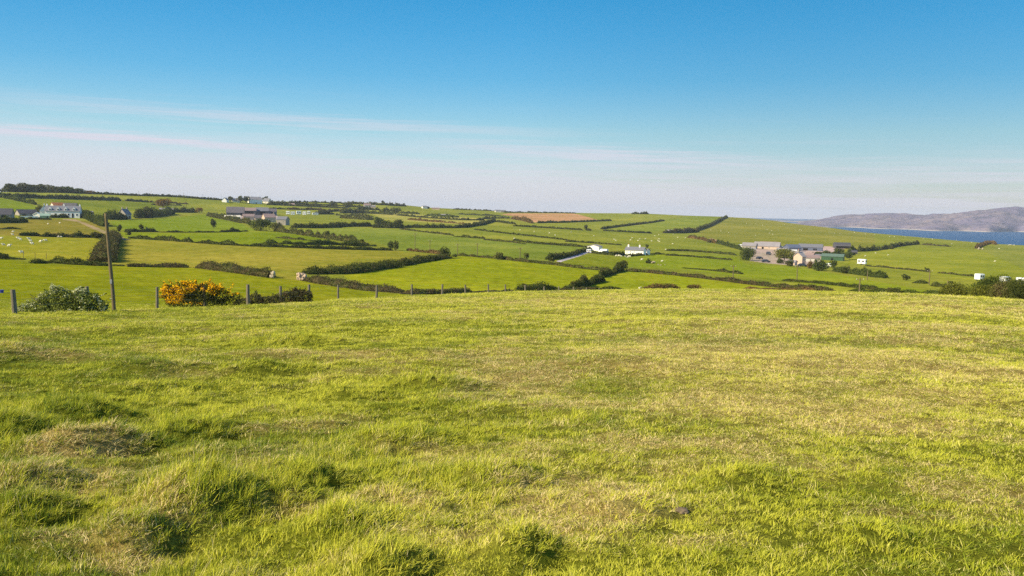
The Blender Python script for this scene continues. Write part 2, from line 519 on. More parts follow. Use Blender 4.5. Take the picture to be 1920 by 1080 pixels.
# field polygons in the order they are laid (later ones win): (name, colour, label, polygon seen in the photo)
FIELDS = [
 ("field", (146, 152, 41), "rough green pasture filling the gaps between the valley hedges", None),
 ("field", (134, 152, 28), "bright green field at the far left below the skyline trees", [(-300, 368), (-300, 410), (0, 400), (30, 395), (75, 393), (66, 386), (40, 378), (0, 371)]),
 ("field", (138, 148, 31), "green sloping field behind the white farmhouse", [(66, 373), (130, 374), (230, 379), (296, 381), (292, 392), (240, 396), (190, 400), (150, 396), (110, 384), (75, 384)]),
 ("field", (154, 160, 50), "pale strip of pasture on top of the left ridge", [(-300, 352), (0, 359), (140, 362), (240, 370), (280, 376), (230, 374), (130, 368), (0, 363), (-300, 358)]),
 ("field", (150, 141, 44), "tan rough pasture in front of the white farmhouse", [(-300, 402), (0, 416), (70, 411), (140, 411), (200, 422), (215, 440), (160, 444), (60, 444), (-300, 430)]),
 ("field", (158, 158, 37), "olive green sheep field below the farmhouse pasture", [(-300, 425), (40, 443), (200, 447), (185, 492), (60, 486), (0, 476), (-300, 455)]),
 ("field", (144, 150, 23), "sunlit green field directly behind the wire fence", [(-300, 462), (0, 484), (60, 494), (200, 498), (350, 501), (375, 503), (515, 521), (560, 526), (700, 548), (760, 552), (760, 620), (-300, 640)]),
 ("field", (134, 152, 31), "bright green field right of the telegraph pole", [(205, 415), (300, 410), (390, 402), (420, 404), (470, 428), (480, 433), (400, 436), (320, 433), (240, 432), (215, 424)]),
 ("field", (140, 154, 27), "narrow green field between two scrubby hedges", [(225, 436), (320, 437), (400, 436), (515, 433), (600, 446), (640, 456), (600, 464), (480, 461), (400, 457), (300, 449), (235, 446)]),
 ("field", (152, 158, 41), "smooth green field above the grey barns", [(318, 372), (400, 374), (500, 381), (560, 386), (520, 391), (420, 389), (380, 394), (330, 384), (310, 378)]),
 ("field", (156, 152, 43), "large olive field in the middle left", [(222, 449), (320, 452), (400, 458), (480, 462), (640, 468), (745, 470), (760, 474), (830, 478), (740, 490), (640, 500), (570, 510), (555, 526), (515, 521), (377, 503), (215, 498)]),
 ("field", (136, 150, 44), "blue green field in the centre distance", [(550, 432), (640, 427), (700, 428), (760, 430), (850, 440), (965, 454), (1095, 464), (1110, 466), (1085, 476), (1030, 489), (960, 489), (860, 478), (760, 470), (745, 468), (700, 452), (640, 444)]),
 ("field", (160, 166, 27), "bright yellow green field in the centre of the valley", [(645, 516), (740, 503), (830, 484), (850, 478), (960, 489), (1040, 497), (1100, 505), (1150, 509), (1130, 522), (1080, 540), (1040, 556), (900, 556), (760, 552), (700, 538), (650, 522)]),
 ("field", (162, 168, 30), "bright green field right of the dark hawthorn hedge", [(1180, 508), (1280, 517), (1400, 530), (1460, 545), (1440, 560), (1080, 560), (1090, 540), (1140, 520)]),
 ("field", (144, 158, 31), "green field in front of the right hand farm", [(1170, 478), (1230, 474), (1380, 482), (1400, 495), (1480, 500), (1560, 512), (1600, 520), (1740, 545), (1740, 551), (1600, 544), (1480, 528), (1400, 520), (1280, 505), (1180, 500), (1160, 495)]),
 ("field", (144, 152, 33), "small green paddock below the farm lane", [(1050, 490), (1100, 478), (1150, 481), (1180, 490), (1170, 502), (1140, 508), (1080, 499)]),
 ("field", (150, 156, 44), "wide pasture with scattered sheep below the ploughed field", [(855, 430), (960, 427), (1090, 433), (1220, 440), (1300, 438), (1330, 452), (1390, 470), (1380, 482), (1230, 474), (1100, 464), (965, 450), (870, 441)]),
 ("field", (150, 156, 43), "short pasture beneath the orange ploughed field", [(965, 421), (1010, 419), (1145, 416), (1205, 418), (1130, 430), (1090, 430), (965, 423)]),
 ("field", (142, 154, 40), "triangular green field below the right ridge", [(1135, 431), (1205, 421), (1245, 413), (1300, 404), (1362, 406), (1338, 418), (1308, 431), (1250, 430), (1220, 437)]),
 ("field", (152, 158, 44), "green pasture along the skyline right of the ploughed field", [(1080, 398), (1280, 403), (1245, 412), (1145, 413), (1122, 412)]),
 ("field", (176, 172, 66), "pale yellow meadow on the far slope", [(690, 397), (760, 401), (900, 409), (925, 414), (880, 422), (800, 417), (720, 412)]),
 ("field", (148, 148, 44), "olive headland pasture running down to the sea", [(1366, 404), (1440, 411), (1500, 419), (1560, 426), (1620, 434), (1640, 440), (1640, 466), (1590, 470), (1540, 462), (1400, 458), (1330, 449), (1309, 436), (1340, 420)]),
 ("field", (154, 160, 40), "broad green field on the far right above the caravans", [(1590, 484), (1640, 470), (1690, 460), (1780, 463), (1840, 470), (1920, 505), (2300, 600), (1900, 530), (1830, 527), (1700, 508), (1600, 496), (1580, 494)]),
 ("field", (148, 154, 50), "grey green strip of pasture at the right edge", [(1840, 468), (1875, 458), (1920, 461), (2300, 480), (2300, 590), (1920, 504), (1870, 482)]),
 ("field", (160, 166, 43), "long narrow green field behind the right crest", [(1400, 530), (1480, 530), (1600, 540), (1740, 551), (1780, 554), (1700, 558), (1480, 548)]),
 ("ploughed_field", (206, 160, 92), "orange tan ploughed field on the skyline", [(940, 402), (955, 400), (1077, 400.5), (1100, 406), (1123, 413), (1060, 415), (1008, 417.5), (998, 416), (975, 408)]),
 ("farmyard", (205, 182, 138), "pale earth yard of the right hand farm", [(1412, 464), (1480, 464), (1545, 462), (1590, 464), (1560, 474), (1530, 480), (1540, 488), (1530, 500), (1480, 497), (1440, 494), (1405, 489), (1412, 478)]),
 ("farmyard", (190, 178, 140), "pale yard in front of the grey barns", [(425, 404), (520, 404), (520, 413), (450, 413)]),
 ("track", (182, 160, 98), "pale dirt track leading from the white farmhouse", [(118, 410.5), (140, 411.5), (158, 417), (200, 434), (238, 448), (246, 451), (228, 449.5), (190, 436), (145, 416), (118, 412)]),
 ("lane", (214, 202, 176), "pale farm lane rising to the white bungalow", [(1042, 490), (1052, 491), (1085, 481), (1102, 474.5), (1112, 474), (1106, 471.5), (1088, 475), (1060, 484)]),
 ("bare_bank", (196, 160, 108), "bare earth bank beside the brown scrub", [(1318, 450), (1335, 447), (1350, 452), (1352, 457), (1335, 455)]),
]

def build_ground():
    azf = np.arange(-0.60, 0.6001, 0.0012)
    azs = np.concatenate([np.arange(-math.pi, -0.86, 0.05), np.arange(-0.86, -0.60, 0.006), azf, np.arange(0.6012, 0.86, 0.006), np.arange(0.86, math.pi, 0.05)])
    rs = np.concatenate([[0.0], np.geomspace(0.5, 1.6, 8)[:-1], np.geomspace(1.6, 16, 190)[:-1], np.geomspace(16, 125, 170)[:-1],
                         np.geomspace(125, 1600, 330)[:-1], np.geomspace(1600, 4150, 24)])
    na, nr = len(azs), len(rs)
    A, R = np.meshgrid(azs, rs, indexing='ij')
    X, Y = R * np.sin(A), R * np.cos(A)
    Z = ground_z(X, Y)
    idx = np.arange(na * nr).reshape(na, nr)
    i0 = idx; i1 = np.roll(idx, -1, axis=0)
    F = np.stack([i0[:, :-1], i0[:, 1:], i1[:, 1:], i1[:, :-1]], -1).reshape(-1, 4)
    V = np.stack([X, Y, Z], -1).reshape(-1, 3)
    # centre cells collapse to triangles: drop first ring, replace by fan quads of tiny size
    fc = V[F].mean(axis=1)
    rc_ = np.hypot(fc[:, 0], fc[:, 1])
    front = fc[:, 1] > 1.0
    px = np.full(len(F), -9999.0); py = np.full(len(F), -9999.0)
    px[front], py[front] = proj(fc[front, 0], fc[front, 1], fc[front, 2])
    azc = np.arctan2(fc[:, 0], fc[:, 1])
    xcol = np.interp(azc, AZ, colx)
    rcrest = np.interp(xcol, *RC)
    far = rc_ > rcrest * 1.22
    lab = np.where(far, 0, -1)
    for k, (nm, c, lb, poly) in enumerate(FIELDS):
        if poly is None: continue
        pl = np.array(poly, float)
        x0, x1, y0, y1 = pl[:, 0].min(), pl[:, 0].max(), pl[:, 1].min(), pl[:, 1].max()
        s = np.nonzero(far & front & (px > x0) & (px < x1) & (py > y0) & (py < y1) & (rc_ < 1600))[0]
        ins = np.zeros(len(s), bool)
        j = len(pl) - 1
        for i in range(len(pl)):
            xi, yi, xj, yj = pl[i, 0], pl[i, 1], pl[j, 0], pl[j, 1]
            cond = ((yi > py[s]) != (yj > py[s]))
            with np.errstate(divide='ignore', invalid='ignore'):
                xx = (xj - xi) * (py[s] - yi) / (yj - yi) + xi
            ins ^= cond & (px[s] < xx); j = i
        lab[s[ins]] = k
    for k in range(-1, len(FIELDS)):
        sel = F[lab == k]
        if not len(sel): continue
        u, inv = np.unique(sel, return_inverse=True)
        inv = inv.reshape(-1, 4)
        nm = "meadow" if k < 0 else FIELDS[k][0]
        if k < 0:
            # the innermost ring shares one point: keep it as quads of zero-width is invalid, so build triangles
            deg = np.hypot(V[u[inv[:, 0]], 0], V[u[inv[:, 0]], 1]) < 1e-6
            tri = inv[deg][:, [0, 1, 2]]
            me = mesh_np(nm, V[u], [inv[~deg], tri], M_PAST, True)
            at = me.attributes.new('dry', 'FLOAT', 'POINT')
            at.data.foreach_set('value', dryness(V[u][:, 0], V[u][:, 1]).astype(np.float32))
            o = obj(nm, me)
            tag(o, "grassy foreground hillside falling away to the fence", None, None, "structure")
        else:
            me = mesh_np(nm, V[u], [inv], M_FIELD, True)
            o = obj(nm, me)
            o.color = alb(FIELDS[k][1]) + (1,)
            tag(o, FIELDS[k][2], None, None, "structure")

# dry straw patches in the meadow: photo pixel, radius m along x and y, strength
_D = [(1370, 662, 2.6, 2.0, 1.0), (1270, 685, 2.4, 1.2, .7), (1560, 610, 3.5, 2.5, .8), (1600, 690, 2.2, 1.6, .6), (1380, 760, 1.3, .9, .8), (1480, 755, 1.0, .8, .6),
      (1850, 700, 1.6, 1.2, .9), (1700, 745, 1.4, .8, .6), (1240, 830, .6, .4, .8), (1260, 880, .5, .3, .5), (1110, 925, .45, .35, .9), (1150, 950, .35, .25, .7), (1880, 935, .4, .2, .7),
      (150, 840, .38, .3, 1.0), (60, 870, .5, .35, .9), (90, 905, .3, .2, .8), (230, 1030, .28, .16, 1.0), (80, 1000, .2, .15, .7), (330, 925, .25, .2, .7), (720, 930, .5, .12, .7),
      (600, 790, .5, .3, .5), (540, 800, .5, .2, .5), (700, 700, .8, .4, .4), (480, 660, 1.5, .6, .4), (60, 655, 1.5, .5, .6), (1480, 720, 1.8, 1.2, .5), (1780, 640, 2.6, 1.4, .4),
      (1060, 760, .6, .3, .4), (990, 800, .5, .3, .4), (880, 1010, .2, .12, .6), (1600, 800, 1.2, .4, .5), (1490, 870, .6, .3, .4), (1310, 640, 4, 2, .3), (820, 590, 8, 4, .25), (1650, 575, 14, 6, .45), (1300, 560, 18, 8, .35),
      (1020, 890, .3, .2, .5), (610, 1060, .2, .1, .6), (1350, 1010, .2, .12, .5), (1720, 960, .3, .15, .5)]
_dp = [(P(a, b, False)[0], c * 1.35, d * 1.35, min(1.0, e * 1.15)) for a, b, c, d, e in _D]
def dryness(x, y):
    s = np.zeros_like(x)
    wx = x + 0.5 * (fbm(x / 0.8, y / 0.8, 71, 3) - 0.5); wy = y + 0.9 * (fbm(x / 0.8, y / 0.8, 72, 3) - 0.5)
    for p, a, b, e in _dp:
        q = ((wx - p[0]) / a) ** 2 + ((wy - p[1]) / b) ** 2
        s = np.maximum(s, e * np.exp(-q))
    n = fbm(x / 1.9, y / 1.9, 61, 4, 0.6); n2 = fbm(x / 0.35, y / 0.35, 65, 3)
    s = s * (0.45 + 1.2 * n2) + np.clip((n - 0.50) * 2.6, 0, 0.7) * (0.35 + 1.1 * n2)
    s = s + 0.16 * np.clip((x + 1.5) / 5.0, 0, 1) * np.clip((np.hypot(x, y) - 4) / 6, 0, 1) * (0.5 + n)
    return np.clip(s, 0, 1)

build_ground()

# ---------------------------------------------------------------- sea
def sea_mat():
    m, N, b, o = new_mat("sea_water")
    geo = N.n('ShaderNodeNewGeometry'); pos = geo.outputs['Position']
    mp = N.mapping(pos, scale=(1, 3.5, 1))
    f = N.noise(mp, 0.004, 5, 0.6)
    c = N.mix(f, (0.003, 0.052, 0.155), (0.010, 0.085, 0.215))
    N.l(c, b.inputs['Base Color'])
    b.inputs['Roughness'].default_value = 0.6
    b.inputs['Specular IOR Level'].default_value = 0.04
    bp = N.n('ShaderNodeBump'); bp.inputs['Strength'].default_value = 0.6; bp.inputs['Distance'].default_value = 0.6
    N.l(N.noise(pos, 0.12, 4, 0.6), bp.inputs['Height']); N.l(bp.outputs[0], b.inputs['Normal'])
    return m
_a = np.linspace(0, 2 * math.pi, 97)[:-1]
_rr = [0, 1500, 2500, 4000, 7000, 11500]
V = [(0, 0, 0)]; F3 = []; F4 = []
for k, r in enumerate(_rr[1:]):
    for a in _a: V.append((r * math.sin(a), r * math.cos(a), 0))
for i in range(96):
    F3.append((0, 1 + (i + 1) % 96, 1 + i))
    for k in range(len(_rr) - 2):
        F4.append((1 + k * 96 + i, 1 + k * 96 + (i + 1) % 96, 1 + (k + 1) * 96 + (i + 1) % 96, 1 + (k + 1) * 96 + i))
o = obj("sea", mesh_np("sea", V, [np.array(F3), np.array(F4)], sea_mat())); tag(o, "strip of deep blue sea below the headland", None, None, "structure")

# ---------------------------------------------------------------- headlands across the bay
def rock_mat(name, c1, c2, c3):
    m, N, b, o = new_mat(name)
    geo = N.n('ShaderNodeNewGeometry'); pos = geo.outputs['Position']
    f = N.noise(pos, 0.006, 6, 0.65); g = N.noise(N.mapping(pos, scale=(1, 1, 3)), 0.018, 5, 0.7)
    c = N.mix(N.ramp(f, [(0.40, 0.0), (0.60, 1.0)]), c1, c2)
    c = N.mix(N.ramp(g, [(0.50, 0.0), (0.62, 0.9)]), c, c3)
    sp = N.n('ShaderNodeSeparateXYZ'); N.l(pos, sp.inputs[0])
    shore = N.ramp(N.math('DIVIDE', sp.outputs[2], 10.0, clamp=True), [(0.0, 0.8), (0.25, 0.8), (0.45, 0.0)])
    c = N.mix(shore, c, (0.36, 0.31, 0.27))
    N.l(c, b.inputs['Base Color'])
    bp = N.n('ShaderNodeBump'); bp.inputs['Strength'].default_value = 1.0; bp.inputs['Distance'].default_value = 9.0
    N.l(N.math('ADD', f, g), bp.inputs['Height']); N.l(bp.outputs[0], b.inputs['Normal'])
    return m

def headland(name, label, prof_x, prof_y, base_y, r0, depth, mat, seed):
    xs = np.arange(prof_x[0], prof_x[-1] + 1, 3.0)
    nt = 46
    V = np.zeros((len(xs), nt, 3))
    for i, x in enumerate(xs):
        d = ray(x, np.interp(x, prof_x, prof_y))
        rt = r0 + depth * 0.5 + 250 * math.sin(x * 0.011 + seed)      # distance of the ridge
        ztop = EYE + d[2] * rt
        ztop = max(ztop, 1.0)
        rb = r0 + 160 * math.sin(x * 0.017 + seed * 2) + 90 * math.sin(x * 0.06)
        end = min(1.0, (x - prof_x[0]) / 60.0)
        for j in range(nt):
            t = j / (nt - 1)
            if t < 0.6:
                u = t / 0.6; r = rb + (rt - rb) * u
                prof = (0.10 + 0.90 * (u ** 0.75)) if u > 0.02 else -0.05
            else:
                u = (t - 0.6) / 0.4; r = rt + depth * 0.5 * u
                prof = 1 - u ** 1.3 * 1.05
            h = ztop * prof * (end * 0.3 + 0.7)
            V[i, j] = (d[0] * r, d[1] * r, h)
    X, Y = V[..., 0], V[..., 1]
    t = np.linspace(0, 1, nt)[None, :]
    amp = np.clip(V[..., 2] / 40, 0, 1) * 21 * np.clip(np.abs(t - 0.6) * 9, 0.30, 1)
    n = fbm(X / 150, Y / 150, seed, 5, 0.6)
    ridge = 1 - np.abs(2 * fbm(X / 260, Y / 260, seed + 9, 5, 0.55) - 1)
    V[..., 2] += amp * ((n - 0.5) * 1.8 + (ridge - 0.85) * 2.0)
    ni, nj = len(xs), nt
    idx = np.arange(ni * nj).reshape(ni, nj)
    F = np.stack([idx[:-1, :-1], idx[1:, :-1], idx[1:, 1:], idx[:-1, 1:]], -1).reshape(-1, 4)
    o = obj(name, mesh_np(name, V.reshape(-1, 3), [F], mat, True))
    tag(o, label, None, None, "structure")
HX = [1478, 1500, 1530, 1545, 1565, 1580, 1600, 1640, 1680, 1703, 1720, 1733, 1750, 1780, 1800, 1840, 1870, 1890, 1905, 1925, 1990, 2080, 2200, 2400]
HY = [424, 416, 413, 410, 406, 403.5, 402.5, 401, 400, 400.5, 402.5, 403.5, 400, 398.5, 396.5, 393.5, 391, 388.5, 387.5, 391, 396, 390, 398, 420]
M_ROCK = rock_mat("haze_tinted_rock", (0.145, 0.12, 0.185), (0.22, 0.17, 0.185), (0.06, 0.06, 0.10))  # purple brown rock with the lilac of the haze mixed into its colours
M_FARROCK = rock_mat("far_rock", (0.17, 0.12, 0.10), (0.13, 0.12, 0.13), (0.26, 0.20, 0.15))
headland("headland", "rugged purple brown headland across the bay", HX, HY, None, 4300, 1700, M_ROCK, 3)
headland("distant_headland", "low faint headland left of the rugged one", [1380, 1420, 1450, 1475, 1490, 1510, 1540, 1580, 1620], [418, 413.5, 412.5, 413.5, 414.5, 414, 411, 409, 416], None, 7000, 900, M_FARROCK, 8)

# ---------------------------------------------------------------- air
def haze():
    m = bpy.data.materials.new("haze_air"); m.use_nodes = True; m.node_tree.nodes.clear()
    N = NT(m.node_tree); o = N.n('ShaderNodeOutputMaterial'); v = N.n('ShaderNodeVolumePrincipled')
    v.inputs['Color'].default_value = (0.78, 0.84, 1.0, 1); v.inputs['Density'].default_value = 0.00008
    v.inputs['Anisotropy'].default_value = 0.0
    N.l(v.outputs[0], o.inputs['Volume'])
    b = MB(); b.box((0, 0, 0), (24000, 24000, 133)); h = b.build("haze", m, None, (0, 0, 62)); 
    tag(h, "thin sea haze in the air over the valley", None, None, "stuff")
haze()
# ---------------------------------------------------------------- meadow grass
def grass_mat():
    m, N, b, o = new_mat("grass_blades")
    a = N.n('ShaderNodeAttribute', attribute_name='dry'); a.attribute_type = 'INSTANCER'
    t = N.n('ShaderNodeAttribute', attribute_name='tone'); t.attribute_type = 'INSTANCER'
    bl = N.n('ShaderNodeAttribute', attribute_name='blade')          # x: per-blade random, y: height along the blade
    sx = N.n('ShaderNodeSeparateXYZ'); N.l(bl.outputs['Vector'], sx.inputs[0])
    g = N.ramp(t.outputs['Fac'], [(0.0, (0.11, 0.175, 0.008)), (0.45, (0.37, 0.39, 0.016)), (1.0, (0.57, 0.55, 0.05))])
    g = N.mix(N.math('MULTIPLY', sx.outputs[0], 0.45), g, (0.64, 0.61, 0.12))
    s = N.mix(sx.outputs[0], (0.60, 0.36, 0.11), (0.90, 0.72, 0.36))
    f = N.math('ADD', N.math('MULTIPLY', a.outputs['Fac'], 1.45), N.math('MULTIPLY_ADD', sx.outputs[0], 3.0, -2.62), clamp=True)
    c = N.mix(f, g, s)
    c = N.mix(N.ramp(sx.outputs[1], [(0.0, 0.45), (0.35, 0.0)]), c, (0.14, 0.12, 0.035))       # browner and darker towards the blade base
    N.l(c, b.inputs['Base Color'])
    b.inputs['Roughness'].default_value = 0.5; b.inputs['Specular IOR Level'].default_value = 0.0
    tr_ = N.n('ShaderNodeBsdfTranslucent'); N.l(c, tr_.inputs[0])
    mx = N.n('ShaderNodeMixShader'); mx.inputs[0].default_value = 0.24
    N.l(b.outputs[0], mx.inputs[1]); N.l(tr_.outputs[0], mx.inputs[2]); N.l(mx.outputs[0], o.inputs[0])
    return m
M_GRASS = grass_mat()
rng = np.random.default_rng(7)

def tuft(name, n, radius, length, width, spread, lean, curl, lod=3):
    """n curved, tapering blades around the origin; lean pushes them to +x"""
    V = []; F4 = []; F3 = []; B = []
    for i in range(n):
        a = rng.uniform(0, 2 * math.pi); rr = radius * math.sqrt(rng.uniform(0, 1))
        bx, by = rr * math.cos(a), rr * math.sin(a)
        L = length * rng.uniform(0.55, 1.25); w = width * rng.uniform(0.7, 1.3)
        th = rng.uniform(0, 2 * math.pi); sp = spread * rng.uniform(0.2, 1.0)
        dx, dy = math.cos(th) * sp + lean, math.sin(th) * sp
        fa = rng.uniform(0, math.pi); wx, wy = math.cos(fa), math.sin(fa)
        tw = rng.uniform(-0.8, 0.8)
        rnd = rng.uniform()
        base = len(V); cv = curl * rng.uniform(0.4, 1.4)
        px_, py_, pz = bx, by, -0.012
        for k in range(lod + 1):
            t = k / lod
            if k:
                sl = math.hypot(dx, dy) * (0.55 + cv * t)
                inv = 1 / math.sqrt(1 + sl * sl)
                q = (0.55 + cv * t)
                st = L / lod
                px_ += dx * q * inv * st; py_ += dy * q * inv * st; pz += inv * st * (1 if cv * t < 1.2 else 0.2)
            ww = w * (1 - t) ** 0.6 * 0.5
            ca, sa = math.cos(tw * t), math.sin(tw * t)
            ex, ey = wx * ca - wy * sa, wx * sa + wy * ca
            if k < lod:
                V += [(px_ - ex * ww, py_ - ey * ww, pz), (px_ + ex * ww, py_ + ey * ww, pz)]; B += [(rnd, t, 0)] * 2
            else:
                V.append((px_, py_, pz)); B.append((rnd, 1, 0))
        for k in range(lod - 1):
            F4.append((base + 2 * k, base + 2 * k + 1, base + 2 * k + 3, base + 2 * k + 2))
        F3.append((base + 2 * lod - 2, base + 2 * lod - 1, base + 2 * lod))
    fl = [np.array(F3)] + ([np.array(F4)] if F4 else [])
    me = mesh_np(name, V, fl, M_GRASS, True)
    at = me.attributes.new('blade', 'FLOAT_VECTOR', 'POINT'); at.data.foreach_set('vector', np.array(B, np.float32).ravel())
    return bpy.data.objects.new(name, me)

def grass_field(name, label, protos, pts, rot, scl, idx, dry, tone):
    gc = bpy.data.collections.new(name + "_tufts")
    for p in protos: gc.objects.link(p)
    me = bpy.data.meshes.new(name)
    me.vertices.add(len(pts)); me.vertices.foreach_set("co", np.asarray(pts, np.float32).ravel())
    for nm, typ, key, v in (('rot', 'FLOAT_VECTOR', 'vector', rot), ('scl', 'FLOAT_VECTOR', 'vector', scl), ('idx', 'INT', 'value', idx), ('dry', 'FLOAT', 'value', dry), ('tone', 'FLOAT', 'value', tone)):
        at = me.attributes.new(nm, typ, 'POINT')
        at.data.foreach_set(key, np.ascontiguousarray(v, np.int32 if typ == 'INT' else np.float32).ravel())
    o = obj(name, me)
    ng = bpy.data.node_groups.new(name, 'GeometryNodeTree')
    ng.interface.new_socket('Geometry', in_out='INPUT', socket_type='NodeSocketGeometry')
    ng.interface.new_socket('Geometry', in_out='OUTPUT', socket_type='NodeSocketGeometry')
    gi = ng.nodes.new('NodeGroupInput'); go = ng.nodes.new('NodeGroupOutput')
    ip = ng.nodes.new('GeometryNodeInstanceOnPoints'); ci = ng.nodes.new('GeometryNodeCollectionInfo')
    ci.inputs['Collection'].default_value = gc; ci.inputs['Separate Children'].default_value = True; ci.inputs['Reset Children'].default_value = True
    ip.inputs['Pick Instance'].default_value = True
    def na(nm, dt):
        n = ng.nodes.new('GeometryNodeInputNamedAttribute'); n.data_type = dt; n.inputs['Name'].default_value = nm
        return n.outputs['Attribute']
    L = ng.links.new
    L(gi.outputs[0], ip.inputs['Points']); L(ci.outputs[0], ip.inputs['Instance'])
    L(na('idx', 'INT'), ip.inputs['Instance Index']); L(na('rot', 'FLOAT_VECTOR'), ip.inputs['Rotation']); L(na('scl', 'FLOAT_VECTOR'), ip.inputs['Scale'])
    L(ip.outputs[0], go.inputs[0])
    md = o.modifiers.new('grass', 'NODES'); md.node_group = ng
    tag(o, label, None, None, "stuff")
    return o

def scatter(n_per_m2, r0, r1, amax=0.72):
    """random points with even density between two distances in front of the camera"""
    area = amax * (r1 * r1 - r0 * r0)
    n = int(area * n_per_m2)
    r = np.sqrt(rng.uniform(r0 * r0, r1 * r1, n)); a = rng.uniform(-amax, amax, n)
    return r * np.sin(a), r * np.cos(a), r

def tussness(x, y):
    s = np.zeros_like(x)
    for tx, ty_, tr_, th, an, el_ in TUSS:
        dx, dy = x - tx, y - ty_
        ca, sa = math.cos(an), math.sin(an)
        u = (dx * ca + dy * sa) / (tr_ * el_); v = (-dx * sa + dy * ca) / tr_
        s = np.maximum(s, np.exp(-(u * u + v * v)) * min(1, th / 0.18))
    return s

def make_grass():
    short = [tuft("grass_tuft", 24, .050, .048, .0050, 1.1, .12, .8) for _ in range(5)]
    longt = [tuft("grass_tuft", 26, .045, .115, .0052, .85, .45, 1.4, 4) for _ in range(4)]
    straw = [tuft("grass_tuft", 30, .070, .070, .0040, 1.9, .4, 1.4) for _ in range(3)]
    stalk = [tuft("grass_tuft", 4, .05, .17, .0030, .7, .35, 1.2, 4) for _ in range(2)]
    protos = short + longt + straw + stalk
    for i, p in enumerate(protos): p.name = "grass_tuft_%02d" % i     # the collection is read in name order
    X, Y, R, W_ = [], [], [], []
    for d, r0, r1, k in ((620, 1.6, 5.0, 0.72), (430, 5.0, 8.0, 0.85), (250, 8.0, 13.0, 1.05), (115, 13, 22, 1.45), (52, 22, 38, 2.0), (20, 38, 62, 2.9), (9, 62, 105, 3.9)):
        x, y, r = scatter(d, r0, r1, 1.15 if r1 < 14 else 0.95 if r1 < 40 else 0.80)
        X.append(x); Y.append(y); R.append(r); W_.append(np.full(len(x), k))
    x = np.concatenate(X); y = np.concatenate(Y); r = np.concatenate(R); k = np.concatenate(W_)
    z = ground_z(x, y)
    dry = dryness(x, y)
    ts = tussness(x, y)
    left = np.clip((2.0 - x) / 4.0, 0, 1) * np.clip((16 - r) / 10, 0, 1)
    lush = fbm(x / 0.7, y / 0.7, 81, 3); lush2 = fbm(x / 4.0, y / 4.0, 84, 3)
    q = np.clip(r / 9.0, 1.0, 4.0)
    n_a = np.where(r < 12, fbm(x / 0.16, y / 0.16, 83, 2), fbm(x / 0.42, y / 0.42, 86, 2))
    n_b = np.where(r < 25, fbm(x / 0.40, y / 0.40, 87, 2), fbm(x / 1.3, y / 1.3, 88, 2))
    cl = np.clip((n_a - 0.42) * 4.5, 0, 1)
    fleck = np.clip((n_b - 0.60) * 7, 0, 1)
    h = 0.50 + 0.75 * cl * (0.45 + 0.75 * left) + 0.45 * np.clip((lush - 0.42) * 2.5, 0, 1) * left + 0.50 * ts
    dry = np.clip(dry + fleck * 0.45 * rng.uniform(.3, 1, len(x)), 0, 1)
    h *= np.where(dry > 0.5, 0.75, 1.0)
    lee = np.zeros_like(x)
    for tx, ty_, tr_, th, an, el_ in TUSS:
        lee = np.maximum(lee, np.exp(-((x - tx - 1.4 * tr_) ** 2 + (y - ty_ + .3 * tr_) ** 2) / (tr_ * 1.1) ** 2) * min(1, th / .18))
    h *= 1 - 0.5 * lee
    u = rng.uniform(size=len(x))
    plong = np.clip(0.05 + 0.16 * left + ts * 0.8 + (lush - 0.55) * left * 1.5, 0.03, 0.95)
    plong = np.where(r > 22, 0.10, plong)
    kind = np.where(u < plong, 1, 0)
    kind = np.where((rng.uniform(size=len(x)) < dry * 0.8) & (kind == 0), 2, kind)
    idx = np.where(kind == 1, 5 + rng.integers(0, 4, len(x)), np.where(kind == 2, 9 + rng.integers(0, 3, len(x)), rng.integers(0, 5, len(x))))
    st = (rng.uniform(size=len(x)) < 0.018 * (0.4 + left)) & (r < 14)
    idx = np.where(st, 12 + rng.integers(0, 2, len(x)), idx); dry = np.where(st, 0.95, dry)
    h = np.where(kind == 1, h * 0.85, h)
    tone = 0.34 + 0.36 * cl + (lush2 - 0.5) * 1.5 + (fbm(x / 0.5, y / 0.5, 90, 2) - 0.5) * 0.7 + rng.normal(0, 0.22, len(x)) + 0.10 * np.clip((r - 15) / 50, 0, 1)
    rot = np.zeros((len(x), 3)); 
    rot[:, 2] = rng.normal(0, 1, len(x)) * np.where(kind == 1, 0.8, 2.0) + 0.25 + 0.5 * (fbm(x / 1.3, y / 1.3, 95, 2) - 0.5)
    rot[:, 0] = rng.normal(0, 0.12, len(x)); rot[:, 1] = rng.normal(0.05, 0.12, len(x))
    scl = np.stack([k * rng.uniform(.85, 1.2, len(x)), k * rng.uniform(.85, 1.2, len(x)), np.minimum(k ** 0.62, 2.3) * h * rng.uniform(.75, 1.25, len(x))], -1)
    o = grass_field("meadow_grass", "tufted green grass and straw covering the foreground hillside", protos, np.stack([x, y, z], -1), rot, scl, idx, dry, np.clip(tone, 0, 1))
    print("tufts", len(x))
make_grass()
